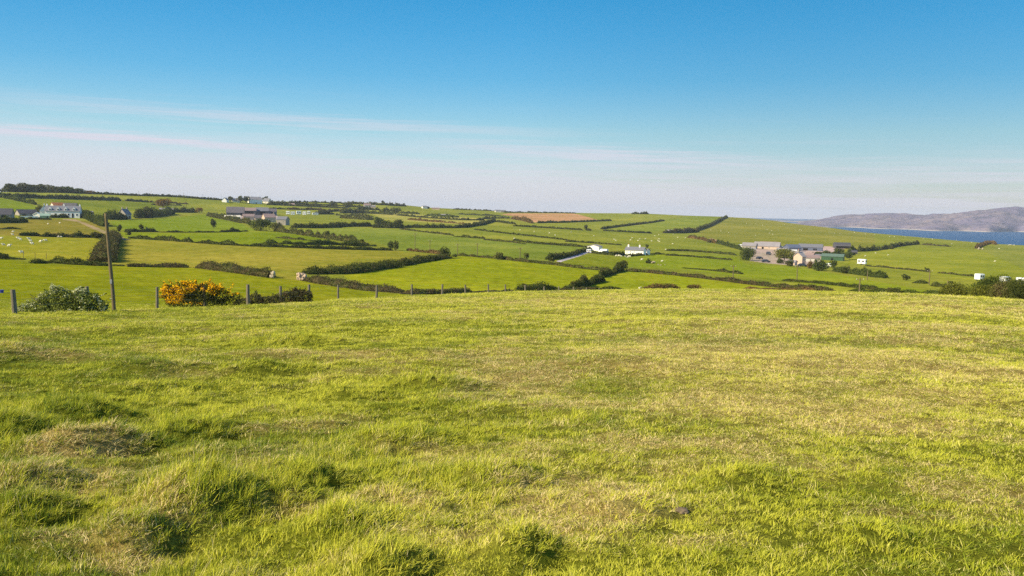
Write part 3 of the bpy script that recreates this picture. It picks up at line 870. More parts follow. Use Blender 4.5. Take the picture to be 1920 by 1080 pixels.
# ---------------------------------------------------------------- foliage geometry
FOL = {
 'dark':  foliage("hedge_dark", (0.032, 0.046, 0.010), (0.115, 0.128, 0.030), (0.13, 0.095, 0.04), 0.10, 0.35),
 'green': foliage("hedge_green", (0.040, 0.062, 0.012), (0.115, 0.135, 0.028), (0.16, 0.14, 0.05), 0.02, 0.35),
 'olive': foliage("hedge_olive", (0.055, 0.064, 0.016), (0.140, 0.145, 0.038), (0.17, 0.12, 0.06), 0.12, 0.30),
 'brown': foliage("hedge_brown", (0.060, 0.055, 0.020), (0.150, 0.115, 0.055), (0.085, 0.110, 0.022), 0.16, 0.30),
 'rust':  foliage("scrub_rust", (0.095, 0.065, 0.022), (0.26, 0.155, 0.06), (0.10, 0.11, 0.025), 0.12, 0.30),
 'gold':  foliage("crown_gold", (0.12, 0.08, 0.016), (0.34, 0.19, 0.03), (0.09, 0.10, 0.02), 0.08, 0.4),
 'lime':  foliage("crown_lime", (0.075, 0.085, 0.012), (0.23, 0.225, 0.040), (0.05, 0.065, 0.012), 0.10, 0.45),
 'haw':   foliage("hawthorn_leaf", (0.040, 0.060, 0.010), (0.27, 0.30, 0.07), None, 0.1, 1.2),
 'gorse': foliage("gorse_needles", (0.030, 0.040, 0.012), (0.085, 0.090, 0.028), None, 0.1, 1.5),
 'bramble': foliage("bramble_leaf", (0.045, 0.045, 0.022), (0.135, 0.130, 0.050), (0.15, 0.09, 0.06), 0.10, 1.2),
}
M_BARK = plain("bark", (0.10, 0.075, 0.05), 0.95, 0.2, 8)
hr = np.random.default_rng(11)

def cards(C, size, up=0.3):
    """leaf faces: one bent diamond per centre, random facing"""
    n = len(C)
    nrm = hr.normal(size=(n, 3)); nrm[:, 2] += up; nrm /= np.linalg.norm(nrm, axis=1)[:, None]
    t = hr.normal(size=(n, 3)); t -= (t * nrm).sum(1)[:, None] * nrm; t /= np.linalg.norm(t, axis=1)[:, None]
    b = np.cross(nrm, t)
    s = (np.asarray(size) * hr.uniform(0.6, 1.35, n))[:, None]
    V = np.stack([C - t * s * 0.5, C + b * s * 0.36 + nrm * s * 0.1, C + t * s * 0.5, C - b * s * 0.36 + nrm * s * 0.1], 1).reshape(-1, 3)
    F = np.arange(n * 4).reshape(n, 4)
    return V, F

def hedge(label, pts, hpx, style='dark', width=None, rough=0.35, cat="hedge", name="hedge", gaps=0.0, maxh=None, group=None):
    """bank hedge along a line of photo pixels; hpx is its height in photo pixels"""
    W3 = []; RR = []
    pts = [tuple(map(float, p)) for p in pts]
    for a, b in zip(pts[:-1], pts[1:]):
        n = max(1, int(math.hypot(b[0] - a[0], b[1] - a[1]) / 12))
        for k in range(n):
            W3.append(P(a[0] + (b[0] - a[0]) * k / n, a[1] + (b[1] - a[1]) * k / n))
    W3.append(P(*pts[-1]))
    RR = np.array([w[1] for w in W3]); L = np.array([w[0] for w in W3])
    # smooth out jumps in distance
    for _ in range(2):
        if len(L) > 4: L[1:-1] = 0.25 * L[:-2] + 0.5 * L[1:-1] + 0.25 * L[2:]
    seg = np.hypot(*(np.diff(L[:, :2], axis=0).T)); s = np.concatenate([[0], np.cumsum(seg)])
    rm = float(np.median(RR)); px_m = rm / 853.0
    hm = hpx * rm / FOC * (0.86 if rm > 260 else 0.95)
    if maxh: hm = min(hm, maxh)
    wd = width if width else max(1.4, hm * 0.85)
    if s[-1] < 1.0: return None
    step = min(max(0.45, px_m * 0.9), s[-1] / 4)
    ss = np.arange(0, s[-1] + step * 0.5, step); ss = np.minimum(ss, s[-1])
    cx, cy = np.interp(ss, s, L[:, 0]), np.interp(ss, s, L[:, 1])
    tx, ty_ = np.gradient(cx), np.gradient(cy); tl = np.hypot(tx, ty_) + 1e-9; tx /= tl; ty_ /= tl
    sd_ = hr.integers(1000)
    rough = max(rough, .22) * 1.25
    hn = 0.92 + rough * 2.4 * (fbm(ss / 5.0, ss * 0 + sd_, 3, 4, 0.6) - 0.5) + rough * 1.7 * (vnoise(ss / 2.6, ss * 0 + sd_ + 5, 4) - 0.5)
    if gaps > 0:
        gm = fbm(ss / 9.0, ss * 0 + sd_ + 50, 9, 2)
        hn *= np.clip((gm - (0.30 + gaps * 0.25)) * 9 + 0.5, 0.35, 1)
    hn = hn * (1 - 0.55 * np.exp(-np.minimum(ss, s[-1] - ss) / max(1.2, hm * 0.7)))
    hn = np.clip(hn, 0.1, 1.9)
    wn = 1 + 0.5 * (fbm(ss / 6.0, ss * 0 + sd_ + 20, 6, 3) - 0.5) * 2
    prof = np.array([(-.5, -.35), (-.5, .25), (-.42, .65), (-.22, .90), (.0, .97), (.22, .90), (.42, .65), (.5, .25), (.5, -.35)])
    ox, oy, oz = L[0]
    oz = float(ground_z(ox, oy))
    n, m = len(ss), len(prof)
    V = np.zeros((n, m, 3))
    gz = ground_z(cx, cy)
    for j, (u, v) in enumerate(prof):
        jit = 1 + 0.30 * (vnoise(ss / 0.9 + j * 3.1, ss * 0 + j + sd_, 12) - 0.5)
        sh = 0.78
        X = cx - ty_ * u * wd * wn * jit * sh; Y = cy + tx * u * wd * wn * jit * sh
        V[:, j] = np.stack([X, Y, gz + v * hm * hn * jit * 0.80], -1)
    idx = np.arange(n * m).reshape(n, m)
    Fq = np.stack([idx[:-1, :-1], idx[1:, :-1], idx[1:, 1:], idx[:-1, 1:]], -1).reshape(-1, 4)
    Vc = V.reshape(-1, 3)
    # end caps as fans of quads
    e0 = [[0, j, j + 1, j + 1] for j in range(1, m - 1)]
    caps = np.array([[idx[0, 0], idx[0, j + 1], idx[0, j]] for j in range(1, m - 1)] + [[idx[-1, 0], idx[-1, j], idx[-1, j + 1]] for j in range(1, m - 1)])
    # leaves on the surface
    ls = max(0.20, px_m * 1.05)
    per = int(min(90, 2.6 * (wd * 0.8 + 2 * hm) * step / (ls * ls)) + 4)
    k = hr.integers(0, n, n * per)
    th = hr.uniform(-0.08, 1.08, len(k)) * math.pi
    rr = hr.uniform(0.78, 1.14, len(k)) + np.where(hr.uniform(size=len(k)) < 0.08, 0.25, 0)
    u = -np.cos(th) * 0.5 * rr; v = np.maximum(np.abs(np.sin(th)) ** 0.75 * rr * 0.98, hr.uniform(0, 0.3, len(k)))
    al = hr.uniform(-0.6, 0.6, len(k)) * step
    X = cx[k] - ty_[k] * u * wd * wn[k] + tx[k] * al; Y = cy[k] + tx[k] * u * wd * wn[k] + ty_[k] * al
    C = np.stack([X, Y, gz[k] + v * hm * hn[k]], -1)
    Vl, Fl = cards(C, ls)
    Vall = np.concatenate([Vc, Vl]) - np.array([ox, oy, oz])
    o = obj(name, mesh_np(name, Vall, [np.concatenate([Fq, Fl + len(Vc)]), caps], FOL[style], False), None, (ox, oy, oz))
    tag(o, label, cat, group)
    return o

def crown_mesh(name, w, h, mat, leaf, n, lobes=9, d=None, z0=0.0, flat=1.0, second=None):
    """foliage cloud: leaves on overlapping lobes inside an ellipsoid w wide, h high, standing on z0"""
    d = d or w
    Cs = []
    lb = []
    for i in range(lobes):
        a = hr.uniform(0, 2 * math.pi); q = math.sqrt(hr.uniform(0, 1)) * 0.62
        zz = hr.uniform(0.22, 0.80)
        lb.append((math.cos(a) * q * w / 2, math.sin(a) * q * d / 2, z0 + h * zz, hr.uniform(0.24, 0.40)))
    lb.append((0, 0, z0 + h * 0.42, 0.55))
    V0 = []; F0 = []
    for (lx, ly, lz, lr) in lb:
        m = int(n / len(lb) * (lr / 0.34))
        v = hr.normal(size=(m, 3)); v /= np.linalg.norm(v, axis=1)[:, None]
        rr = hr.uniform(0.72, 1.10, m) + np.where(hr.uniform(size=m) < 0.07, 0.2, 0)
        Cs.append(np.stack([lx + v[:, 0] * lr * w * 0.78 * rr, ly + v[:, 1] * lr * d * 0.78 * rr, lz + v[:, 2] * lr * h * 0.85 * rr * flat], -1))
    C = np.concatenate(Cs)
    C[:, 2] = np.maximum(C[:, 2], z0 + hr.uniform(-0.05, 0.08, len(C)) * h)
    V, F = cards(C, leaf)
    return C, mesh_np(name, V, [F], mat, False)

def bush(label, px, ybase, wpx, hpx, style='dark', cat="bush", name="bush", lobes=7, r=None, dpx=None, second=None, leafk=1.0, group=None, den=1.0):
    if r is None:
        p, rr = P(px, ybase)
    else:
        p, rr = PR(px, r), r
    w = wpx * rr / FOC; h = hpx * rr / FOC
    leaf = max(0.06, rr / 853.0 * 1.0) * leafk
    n = int(min(14000, max(160, 5.5 * den * (w * h * 2.2) / (leaf * leaf))))
    C, me = crown_mesh(name, w, h, FOL[style], leaf, n, lobes)
    o = obj(name, me, None, p)
    tag(o, label, cat, group)
    return o

def tree(label, px, ybase, wpx, hpx, style='dark', trunk=0.28, cat="tree", name="tree", lobes=9, r=None, group=None):
    if r is None:
        p, rr = P(px, ybase)
    else:
        p, rr = PR(px, r), r
    w = wpx * rr / FOC; h = hpx * rr / FOC
    e = empty(name, p, 0); tag(e, label, cat, group)
    leaf = max(0.10, rr / 853.0 * 1.0)
    n = int(min(9000, max(200, 5.0 * (w * h * 2.0) / (leaf * leaf))))
    C, me = crown_mesh("crown", w, h * (1 - trunk * 0.75), FOL[style], leaf, n, lobes, z0=h * trunk * 0.75)
    obj("crown", me, e)
    b = MB(); tr0 = max(0.12, h * 0.035)
    b.tube((0, 0, -0.3), (h * 0.03, 0, h * 0.55), tr0, tr0 * 0.55, 8, tr0 * 0.25)
    for k in range(5):
        a = hr.uniform(0, 6.28); zz = h * hr.uniform(0.25, 0.45)
        b.tube((h * 0.015, 0, zz), (math.cos(a) * w * 0.3, math.sin(a) * w * 0.3, zz + h * 0.28), tr0 * 0.45, tr0 * 0.15, 6)
    b.build("trunk", M_BARK, e)
    return e

# ---------------------------------------------------------------- hedges
H = hedge
# left ridge
H("long dark hedge along the top of the left ridge under the pale pasture strip", [(-60, 370), (0, 370), (60, 371), (120, 373), (225, 376)], 7, 'dark', rough=.2)
H("low scrub joining the trees on the left skyline", [(28, 359), (80, 359), (130, 361), (172, 363)], 5, 'olive', rough=.5)
H("short dark hedge stub right of the ridge hedge", [(236, 377), (278, 379)], 4, 'dark', rough=.2)
H("line of bushes slanting down the left hillside", [(-30, 368), (0, 370), (35, 377), (66, 384)], 8, 'green')
H("low skyline hedge from the ridge trees to the centre left", [(172, 363), (240, 367), (320, 369), (400, 375), (420, 376)], 4, 'dark', rough=.3)
H("dark hedge behind the brown roofed outbuilding", [(45, 398), (90, 401)], 11, 'dark')
H("bushy hedge left of the white farmhouse", [(-60, 420), (0, 418), (25, 418), (50, 417)], 9, 'green')
H("clipped dark hedge directly in front of the white farmhouse", [(95, 408.5), (128, 408.5)], 6, 'dark', rough=.08)
H("low hedge left of the farmhouse garden wall", [(50, 411), (95, 412)], 3, 'dark')
H("scrubby hedge running down from the farmhouse to the pole", [(150, 407), (165, 411), (180, 418), (196, 425)], 12, 'green')
H("dense dark hedge with the grey ruin behind it", [(200, 412), (235, 411.5)], 14, 'dark')
H("dark hedge between the ruin and the golden tree", [(262, 409), (300, 406), (322, 401)], 13, 'green')
H("dark hedge right of the golden tree", [(318, 398.5), (368, 398.5)], 8, 'dark')
H("bush row dividing the tan pasture from the sheep field", [(38, 442), (74, 443)], 9, 'dark')
H("lower part of the bush row beside the white rock", [(78, 444), (104, 444), (120, 445), (150, 446)], 7, 'olive')
H("thick bushes at the pole end of the tan pasture", [(132, 445), (160, 446), (196, 446)], 11, 'dark')
H("tall brown and green hedge running straight away beside the telegraph pole", [(192, 492), (198, 478), (205, 462), (214, 446)], 19, 'brown', width=4.2, rough=.18)
H("dark low hedge at the far left behind the white blossom bush", [(-80, 478), (0, 484), (45, 487)], 8, 'dark', gaps=.2)
H("single dark clump with red soil around it in the lower left hedge line", [(60, 494), (84, 494)], 8, 'dark', rough=.15)
H("dark bramble hedge left of the telegraph pole", [(92, 493), (130, 496), (170, 498), (203, 499)], 10, 'dark')
H("short dark hedge right of the telegraph pole", [(214, 498), (230, 499)], 7, 'dark')
H("low red brown hedge behind the orange gorse", [(240, 500), (290, 501), (352, 502)], 8, 'brown', rough=.2)
H("stone faced brown hedge ending in a stone post", [(377, 503), (420, 508), (470, 515), (508, 521)], 15, 'brown', width=2.6, rough=.15)
H("long dark hedge with a gap slanting up to the spiky bush, left half", [(572, 514), (640, 513), (690, 508), (741, 500)], 15, 'dark', width=3.4, rough=.10)
H("right half of the slanting dark hedge beneath the spiky bush", [(747, 499), (790, 491), (836, 484)], 10, 'dark', width=3.0, rough=.10)
H("brown heathery hedge running down behind the fence", [(578, 527), (640, 537), (690, 545), (752, 549)], 14, 'brown', width=2.8, rough=.22)
H("low brown scrub behind the middle fence posts", [(752, 551), (800, 552), (880, 550), (965, 547)], 9, 'brown', rough=.35, gaps=.15)
# middle left
H("scrubby hedge above the narrow green field", [(236, 435), (275, 435), (322, 436)], 6, 'dark', gaps=.2)
H("broken line of small bushes beneath the round tree", [(322, 436), (345, 436), (400, 436), (462, 434)], 5, 'dark', gaps=.6, rough=.6)
H("long dark hedge bounding the olive field, left half", [(243, 447), (320, 452), (400, 458), (470, 462)], 7, 'dark', rough=.4)
H("long dark hedge bounding the olive field, right half", [(470, 462), (560, 465), (640, 468), (735, 470)], 7, 'dark', rough=.35)
H("upper green bush row over the olive field hedge", [(500, 456), (560, 459), (620, 459), (705, 462)], 8, 'green', rough=.5)
H("feathery hedge slanting from the barns towards the dark conifers", [(517, 434), (560, 440), (600, 446), (640, 452), (690, 460)], 10, 'olive', rough=.4)
H("dark hedge right of the barns", [(548, 427), (590, 428), (640, 427)], 10, 'dark', rough=.2)
H("brown scrub in front of the barns", [(390, 405), (430, 414), (470, 421)], 8, 'olive')
H("dark hedge behind the white caravans", [(590, 402), (625, 402)], 7, 'dark')
H("hedge line above the caravans", [(500, 384), (540, 386), (590, 388), (650, 391)], 6, 'olive', gaps=.2)
H("dark streak of hedge right of the white skyline house", [(505, 381), (560, 383), (640, 386), (680, 390)], 5, 'dark', gaps=.1)
H("rough brown scrub below the white skyline house", [(540, 393), (600, 394), (690, 400)], 5, 'rust', gaps=.3)
# centre distance
H("thin dark hedge across the skyline slope right of the caravans", [(600, 398), (640, 396), (690, 397)], 4, 'dark')
H("scrubby strip between the caravans and the tangled hedge", [(630, 404), (665, 405), (700, 407)], 5, 'olive', gaps=.2)
H("low hedge on the crest left of the pink farm", [(560, 379), (600, 380), (640, 381)], 3, 'dark', rough=.5)
H("dark strip of hedge beneath the pink farm", [(668, 393), (700, 394), (735, 395)], 5, 'dark', rough=.5)
H("thin hedge on the far slope above the russet strip", [(860, 402), (900, 404), (940, 406)], 3, 'dark', gaps=.2)
H("green scrub on the far slope left of the ploughed field", [(905, 411), (930, 409), (955, 410)], 4, 'olive')
H("low hedge on the green slope behind the golden tree", [(285, 384), (310, 385), (340, 385)], 3, 'olive', gaps=.2)
H("dark scrub under the left skyline between ridge hedge and barns", [(280, 379), (320, 381), (352, 383)], 4, 'rust', gaps=.2)
H("thin hedge at the right end of the barn field", [(505, 392), (540, 393), (575, 394)], 3, 'dark')
H("faint scrub line in the tan pasture", [(0, 430), (20, 429), (40, 430)], 2, 'dark', gaps=.3)
H("thin hedge closing the centre hedge belt on the right", [(930, 416), (950, 419), (966, 421)], 4, 'dark')
H("faint hedge on the skyline left of the cream farm", [(850, 392.5), (890, 394), (930, 396)], 2, 'brown', gaps=.2)
H("olive scrub bank at the foot of the feathery hedge", [(520, 446), (560, 450), (600, 452)], 4, 'olive', gaps=.3)
H("skyline scrub around the pink farm", [(640, 382), (700, 384), (760, 387)], 5, 'olive', rough=.5)
H("tangled dark hedge left of the round dark tree", [(640, 400), (680, 400), (735, 403)], 8, 'dark', rough=.5)
H("scrub belt beneath the tangled hedge", [(640, 409), (670, 412), (700, 413)], 8, 'olive', rough=.4)
H("dark hedge behind the pale meadow, upper", [(752, 400), (786, 402)], 5, 'dark')
H("curved green hedge with the pale sheet behind", [(800, 405), (830, 407), (860, 408)], 5, 'green')
H("long low hedge crossing the pale meadow", [(745, 404), (800, 409), (860, 413), (908, 413.5)], 4, 'dark')
H("russet scrub strip in the pale meadow", [(765, 412), (810, 416), (870, 420)], 4, 'rust', gaps=.2)
H("dark hedge at the left end of the centre hedge belt", [(615, 427), (640, 425), (700, 425)], 8, 'dark', rough=.25)
H("dark wooded part of the centre hedge belt", [(700, 427), (730, 428), (757, 428)], 15, 'dark', rough=.4)
H("dark hedge below the pale meadow", [(757, 427), (800, 427.5), (850, 428)], 7, 'dark', rough=.2)
H("hedge climbing right to the olive scrub", [(850, 428), (885, 427), (905, 421), (928, 415)], 7, 'dark', rough=.3)
H("faint hedge line crossing the blue green field", [(750, 430), (800, 436), (850, 442)], 3, 'olive')
H("row of low dark bushes in the blue green field", [(853, 444), (880, 446), (908, 448)], 5, 'dark', gaps=.3)
H("thin low hedge under the sheep pasture", [(890, 431), (930, 436), (965, 440), (1030, 447), (1065, 451)], 3, 'dark')
H("faint lower hedge of the sheep pasture", [(908, 450), (950, 454), (985, 458)], 3, 'olive')
H("dark hedge reaching down to the farm lane", [(963, 452), (1000, 457), (1060, 461), (1112, 465)], 5, 'dark', rough=.2)
H("rusty brown hedge left of the spiky bush", [(765, 470), (800, 474), (828, 477)], 6, 'rust')
H("low hedge along the top of the yellow green field", [(850, 479), (880, 481), (930, 485), (962, 489)], 6, 'olive')
H("long low hedge below the farm lane", [(962, 489), (1000, 493), (1040, 497), (1100, 505), (1148, 509)], 6, 'olive', rough=.25)
H("dark hedge beside the farm lane", [(1025, 487), (1060, 484), (1085, 475), (1112, 467)], 8, 'dark', rough=.35)
H("dark garden hedge in front of the white bungalow", [(1112, 475), (1135, 479), (1165, 480), (1172, 479)], 7, 'dark')
H("dark hedge under the long white house", [(1172, 481), (1190, 480), (1212, 478)], 4, 'dark', rough=.15)
H("low dark hedge right of the long white house", [(1222, 477), (1245, 477)], 4, 'dark')
H("hedge leading from the white house to the farm, upper", [(1250, 470), (1290, 471), (1340, 475), (1380, 479)], 4, 'dark', rough=.2)
H("hedge leading from the white house to the farm, lower", [(1248, 479), (1290, 481), (1330, 485), (1373, 488)], 4, 'dark', rough=.2)
H("dark hawthorn hedge climbing to the round dark bush, lower end", [(1062, 544), (1085, 540), (1110, 533), (1132, 527)], 13, 'dark', rough=.45)
H("dark hawthorn hedge climbing to the round dark bush, upper end", [(1124, 521), (1145, 515), (1165, 507)], 11, 'dark', rough=.3)
H("long brown hedge right of the round dark bush", [(1176, 508), (1220, 512), (1280, 518), (1340, 525)], 6, 'brown', rough=.2)
H("long brown hedge behind the right crest", [(1340, 525), (1400, 533), (1480, 541), (1560, 547)], 8, 'brown', rough=.25)
H("rusty bracken strip on the right crest", [(1400, 543), (1460, 545), (1530, 548)], 6, 'rust')
H("thin dark hedge in front of the farm field, left", [(1280, 503), (1330, 507), (1390, 514)], 5, 'dark', gaps=.4, rough=.5)
H("thin dark hedge in front of the farm field, right", [(1470, 527), (1540, 532), (1600, 539), (1660, 546)], 5, 'dark', rough=.2)
H("low hedge under the distant poles at the right crest", [(1600, 546), (1650, 549), (1700, 551), (1790, 554)], 6, 'green', rough=.4)
H("dark brambles behind the last fence posts", [(972, 545), (1000, 545), (1042, 545)], 19, 'dark', rough=.3)
H("brown scrub right of the last fence posts", [(1045, 546), (1080, 546), (1125, 545)], 8, 'brown')
H("dark low bramble strip on the centre crest", [(1130, 545), (1165, 544)], 8, 'dark')
H("russet bracken bank right of the pale gatepost", [(1205, 544), (1240, 543), (1275, 543)], 10, 'rust')
# centre right distance
H("thin hedge along the lower edge of the ploughed field", [(1008, 418.5), (1060, 417.5), (1100, 416), (1146, 414)], 3.5, 'dark', rough=.15)
H("brown scrub left of the ploughed field", [(960, 411), (980, 414), (998, 419)], 6, 'rust')
H("skyline hedge behind the ploughed field", [(945, 398.5), (1000, 399), (1080, 400)], 2.5, 'brown', rough=.3)
H("dark skyline bushes right of the ploughed field", [(1185, 401.5), (1215, 401.5)], 4, 'dark')
H("hedge under the ploughed field pasture, left", [(963, 424), (1010, 427), (1060, 430), (1092, 432)], 4, 'dark', rough=.2)
H("thin hedge forking up towards the right skyline", [(1128, 430), (1160, 425), (1205, 420), (1245, 414)], 3.5, 'dark', rough=.2)
H("thin hedge forking level to the right", [(1132, 433), (1180, 436), (1222, 438)], 3.5, 'dark', rough=.2)
H("brown scrub bank with a pale shed in it", [(1244, 437), (1275, 438), (1308, 435)], 8, 'brown')
H("stone hedge climbing to the right skyline", [(1306, 433), (1325, 427), (1340, 419), (1363, 408)], 5, 'dark', rough=.12)
H("brown scrub bank above the right hand farm", [(1290, 446), (1315, 449), (1345, 457)], 5, 'rust')
H("green hedge running down to the right hand farm", [(1345, 457), (1365, 462), (1390, 469)], 7, 'green')
H("thin hedge above the sheep pasture", [(1060, 453), (1110, 456), (1165, 460)], 3, 'olive')
H("trees and bushes left of the far right field", [(1592, 472), (1640, 471), (1665, 466)], 7, 'dark', rough=.5, gaps=.2)
H("dark hedge along the top of the far right field", [(1665, 466), (1690, 461), (1722, 458)], 6, 'dark', rough=.25)
H("thin hedge continuing to the sea cliff", [(1730, 459), (1755, 461), (1782, 463)], 3, 'brown')
H("brown bracken bank at the sea cliff", [(1830, 466), (1842, 461), (1855, 457), (1868, 459)], 4.5, 'rust', rough=.5)
H("dense hedge below the white field caravan", [(1565, 509), (1590, 513), (1630, 519), (1661, 522)], 12, 'green', rough=.3)
H("brown scrub and low bushes left of the crest thicket", [(1716, 531), (1736, 532)], 7, 'dark')
H("short hedge beside the right crest thicket", [(1751, 537), (1768, 538), (1788, 540)], 9, 'dark')
H("hedge behind the farm green shed", [(1520, 479), (1560, 480), (1600, 478)], 8, 'green')
H("faint hedge line below the field caravan", [(1624, 499), (1680, 504), (1740, 510)], 2.5, 'olive')
H("faint hedge line above the roadside caravans", [(1760, 512), (1800, 516), (1830, 519)], 2.5, 'olive')

# ---------------------------------------------------------------- trees and bushes
T = tree; B_ = bush
B_("round tree standing alone at the far left of the skyline", 22, 358, 24, 14, 'dark', cat='tree', name='tree', den=2.2)
B_("broad flat topped tree on the left skyline", 48, 357, 30, 14, 'olive', cat='tree', name='tree', den=2.2)
B_("leafy tree between the two broad skyline trees", 72, 357, 28, 13, 'olive', cat='tree', name='tree', den=2.2)
B_("second broad tree on the left skyline by the pale gap", 98, 357.5, 30, 12, 'olive', cat='tree', name='tree', den=2.2)
B_("rounded tree at the right end of the left skyline clump", 122, 358.5, 28, 12, 'green', cat='tree', name='tree', den=2.2)
B_("low tree right of the skyline clump", 147, 360.5, 24, 8, 'green', cat='tree', name='tree', den=2.2)
B_("reddish low tree trailing off the skyline clump", 166, 362, 22, 6, 'rust', cat='tree', name='tree', den=2.2)
B_("small dark bush at the left frame edge on the skyline", 3, 359, 14, 5, 'dark')
T("golden tree below the left skyline", 306, 391, 28, 17, 'gold')
T("orange bush beside the dark hedge left of the barns", 374, 400, 14, 10, 'gold', trunk=.15)
B_("big green shrub in front of the grey ruin", 212, 411, 30, 19, 'green')
B_("dark rounded shrub right of the grey ruin", 262, 410, 20, 17, 'dark')
B_("leafy shrub between ruin and golden tree", 280, 409, 22, 19, 'olive')
T("leafy tree right of the white farmhouse", 165, 408, 20, 13, 'olive')
B_("brown shrub against the farmhouse gable", 154, 407, 12, 9, 'dark')
B_("dark shrub left of the farmhouse beside the outbuilding", 78, 401, 22, 12, 'dark')
T("small dark tree alone in the green field left of the barns", 401, 429, 12, 17, 'dark', trunk=.2)
T("tiny tree at the left end of the scrubby hedge", 266, 434, 11, 12, 'dark')
B_("dark bush on the track beside the telegraph pole", 223, 434, 10, 11, 'dark')
B_("bush at the end of the track", 240, 441, 12, 10, 'dark')
B_("dark bush in the middle of the bush row with red soil", 180, 447, 16, 11, 'dark')
B_("large dark bush below the grey barns", 492, 433, 42, 20, 'green', lobes=9)
B_("olive bush right of the large dark bush", 520, 431, 26, 14, 'olive')
T("slim tree at the end of the olive hedge", 614, 446, 9, 13, 'dark')
B_("round green bush above the olive field hedge", 660, 461, 30, 12, 'green')
T("shaggy dark conifer at the end of the olive field hedge", 742, 470, 11, 19, 'dark', trunk=.08)
T("lighter conifer leaning against the shaggy dark one", 732, 469, 12, 17, 'green', trunk=.1)
T("spiky palm like bush where the dark hedges meet", 835, 484, 22, 20, 'dark', trunk=.12)
B_("pale bush just right of the spiky bush", 852, 482, 12, 6, 'haw')
B_("round green bush on the hedge above the yellow green field", 936, 487, 15, 14, 'olive')
T("small forked tree beside the farm lane", 987, 487, 11, 12, 'dark', trunk=.15)
B_("dark bush at the foot of the farm lane", 1034, 491, 12, 8, 'dark')
T("round dark tree in the scrub of the far slope", 742, 402, 20, 13, 'dark', trunk=.08)
T("dark tree in the centre hedge belt, left", 712, 426, 22, 18, 'green')
T("dark tree in the centre hedge belt, right", 746, 427, 20, 16, 'dark')
T("isolated small tree at the end of the thin hedge", 1098, 432, 8, 10, 'dark')
B_("small dark bush beside the isolated tree", 1104, 433, 12, 5, 'dark')
B_("big round dark bush at the top of the hawthorn hedge", 1165, 509, 25, 20, 'dark', lobes=8, den=1.3)
B_("dark green bush in the middle of the hawthorn hedge", 1120, 529, 24, 13, 'dark')
B_("dark shrub with bare earth right of it below the white house", 1216, 494, 11, 9, 'dark')
B_("dark shrub at the right gable of the white house", 1215, 477, 8, 5, 'dark')
T("slim tree on the skyline behind the white house left of the farm", 1213, 466, 6, 8, 'dark')
T("dark tree behind the white gabled skyline house", 432, 378, 10, 10, 'dark')
T("tall dark tree between the skyline houses", 451, 380, 14, 12, 'dark')
T("second tall dark tree against the grey skyline house", 462, 380.5, 13, 13, 'dark')
T("dark tree behind the large white skyline house", 497, 380, 11, 11, 'dark')
T("dark tree behind the barns, left", 481, 402, 12, 9, 'dark')
T("dark tree behind the barns, right", 511, 402, 12, 9, 'dark')
T("tiny tree breaking the skyline above the pink farm", 718, 382, 6, 6, 'dark')
B_("tree clump left of the pink farm", 652, 390, 16, 8, 'dark')
B_("green tree clump left of the right hand farmyard", 1400, 488, 30, 22, 'green', lobes=8)
T("spreading yellow green tree in the right hand farmyard", 1470, 490, 46, 25, 'lime', lobes=11)
T("dark lower tree right of the spreading farmyard tree", 1489, 495, 20, 18, 'green')
B_("dark shrub under the spreading farmyard tree", 1479, 499, 16, 12, 'dark')
B_("shrub at the left foot of the farmyard trees", 1462, 494, 14, 10, 'green')
B_("reddish bush in front of the stone farmhouse", 1520, 503, 14, 14, 'rust')
B_("large green bush in front of the green shed", 1537, 508, 32, 20, 'green', lobes=8)
B_("green bush right of the small white trailer", 1562, 503, 12, 14, 'green')
T("round tree behind the green shed, middle", 1573, 475, 16, 11, 'dark')
T("round tree right of the green shed", 1592, 487, 16, 13, 'green')
B_("dark bush in the hedge below the field caravan", 1586, 513, 22, 11, 'dark')
T("small round tree alone below the far right field", 1699, 526, 14, 10, 'dark', trunk=.12)
T("tiny dark tree beside a distant pole", 1738, 511, 9, 8, 'dark', trunk=.15)
B_("dark bush on the right crest hedge", 1674, 551, 24, 12, 'olive')
B_("small dark bush left of the pale post", 1783, 536, 12, 8, 'dark')
B_("dark bush at the foot of the far left hedge", 5, 486, 20, 9, 'dark')
for k, (x, y, w, h) in enumerate([(1636, 470, 8, 6), (1658, 468, 7, 5), (1672, 467, 9, 6)]):
    B_(["small dark bush left in the row above the far right field", "small dark bush in the middle of the row above the far right field", "small dark bush right in the row above the far right field"][k], x, y, w, h, 'dark')
B_("brown scrub mound on the tiny cattle bank", 1303, 545, 34, 10, 'rust')
B_("small bush on the bank beneath the brown scrub", 1330, 455, 10, 6, 'olive')

# thicket just over the right crest
B_("yellow green crest shrub with a dark hollow", 1806, 0, 62, 34, 'lime', r=92, lobes=10)
B_("tall loose green shrub behind the crest thicket", 1860, 0, 62, 56, 'green', r=108, lobes=10)
B_("low yellow green shrub in the middle of the crest thicket", 1852, 0, 60, 32, 'lime', r=90, lobes=9)
B_("large shrub at the right frame edge of the crest thicket", 1906, 0, 84, 42, 'olive', r=88, lobes=12)
B_("dark shrub low in the right corner of the crest thicket", 1935, 0, 60, 38, 'dark', r=84, lobes=9)
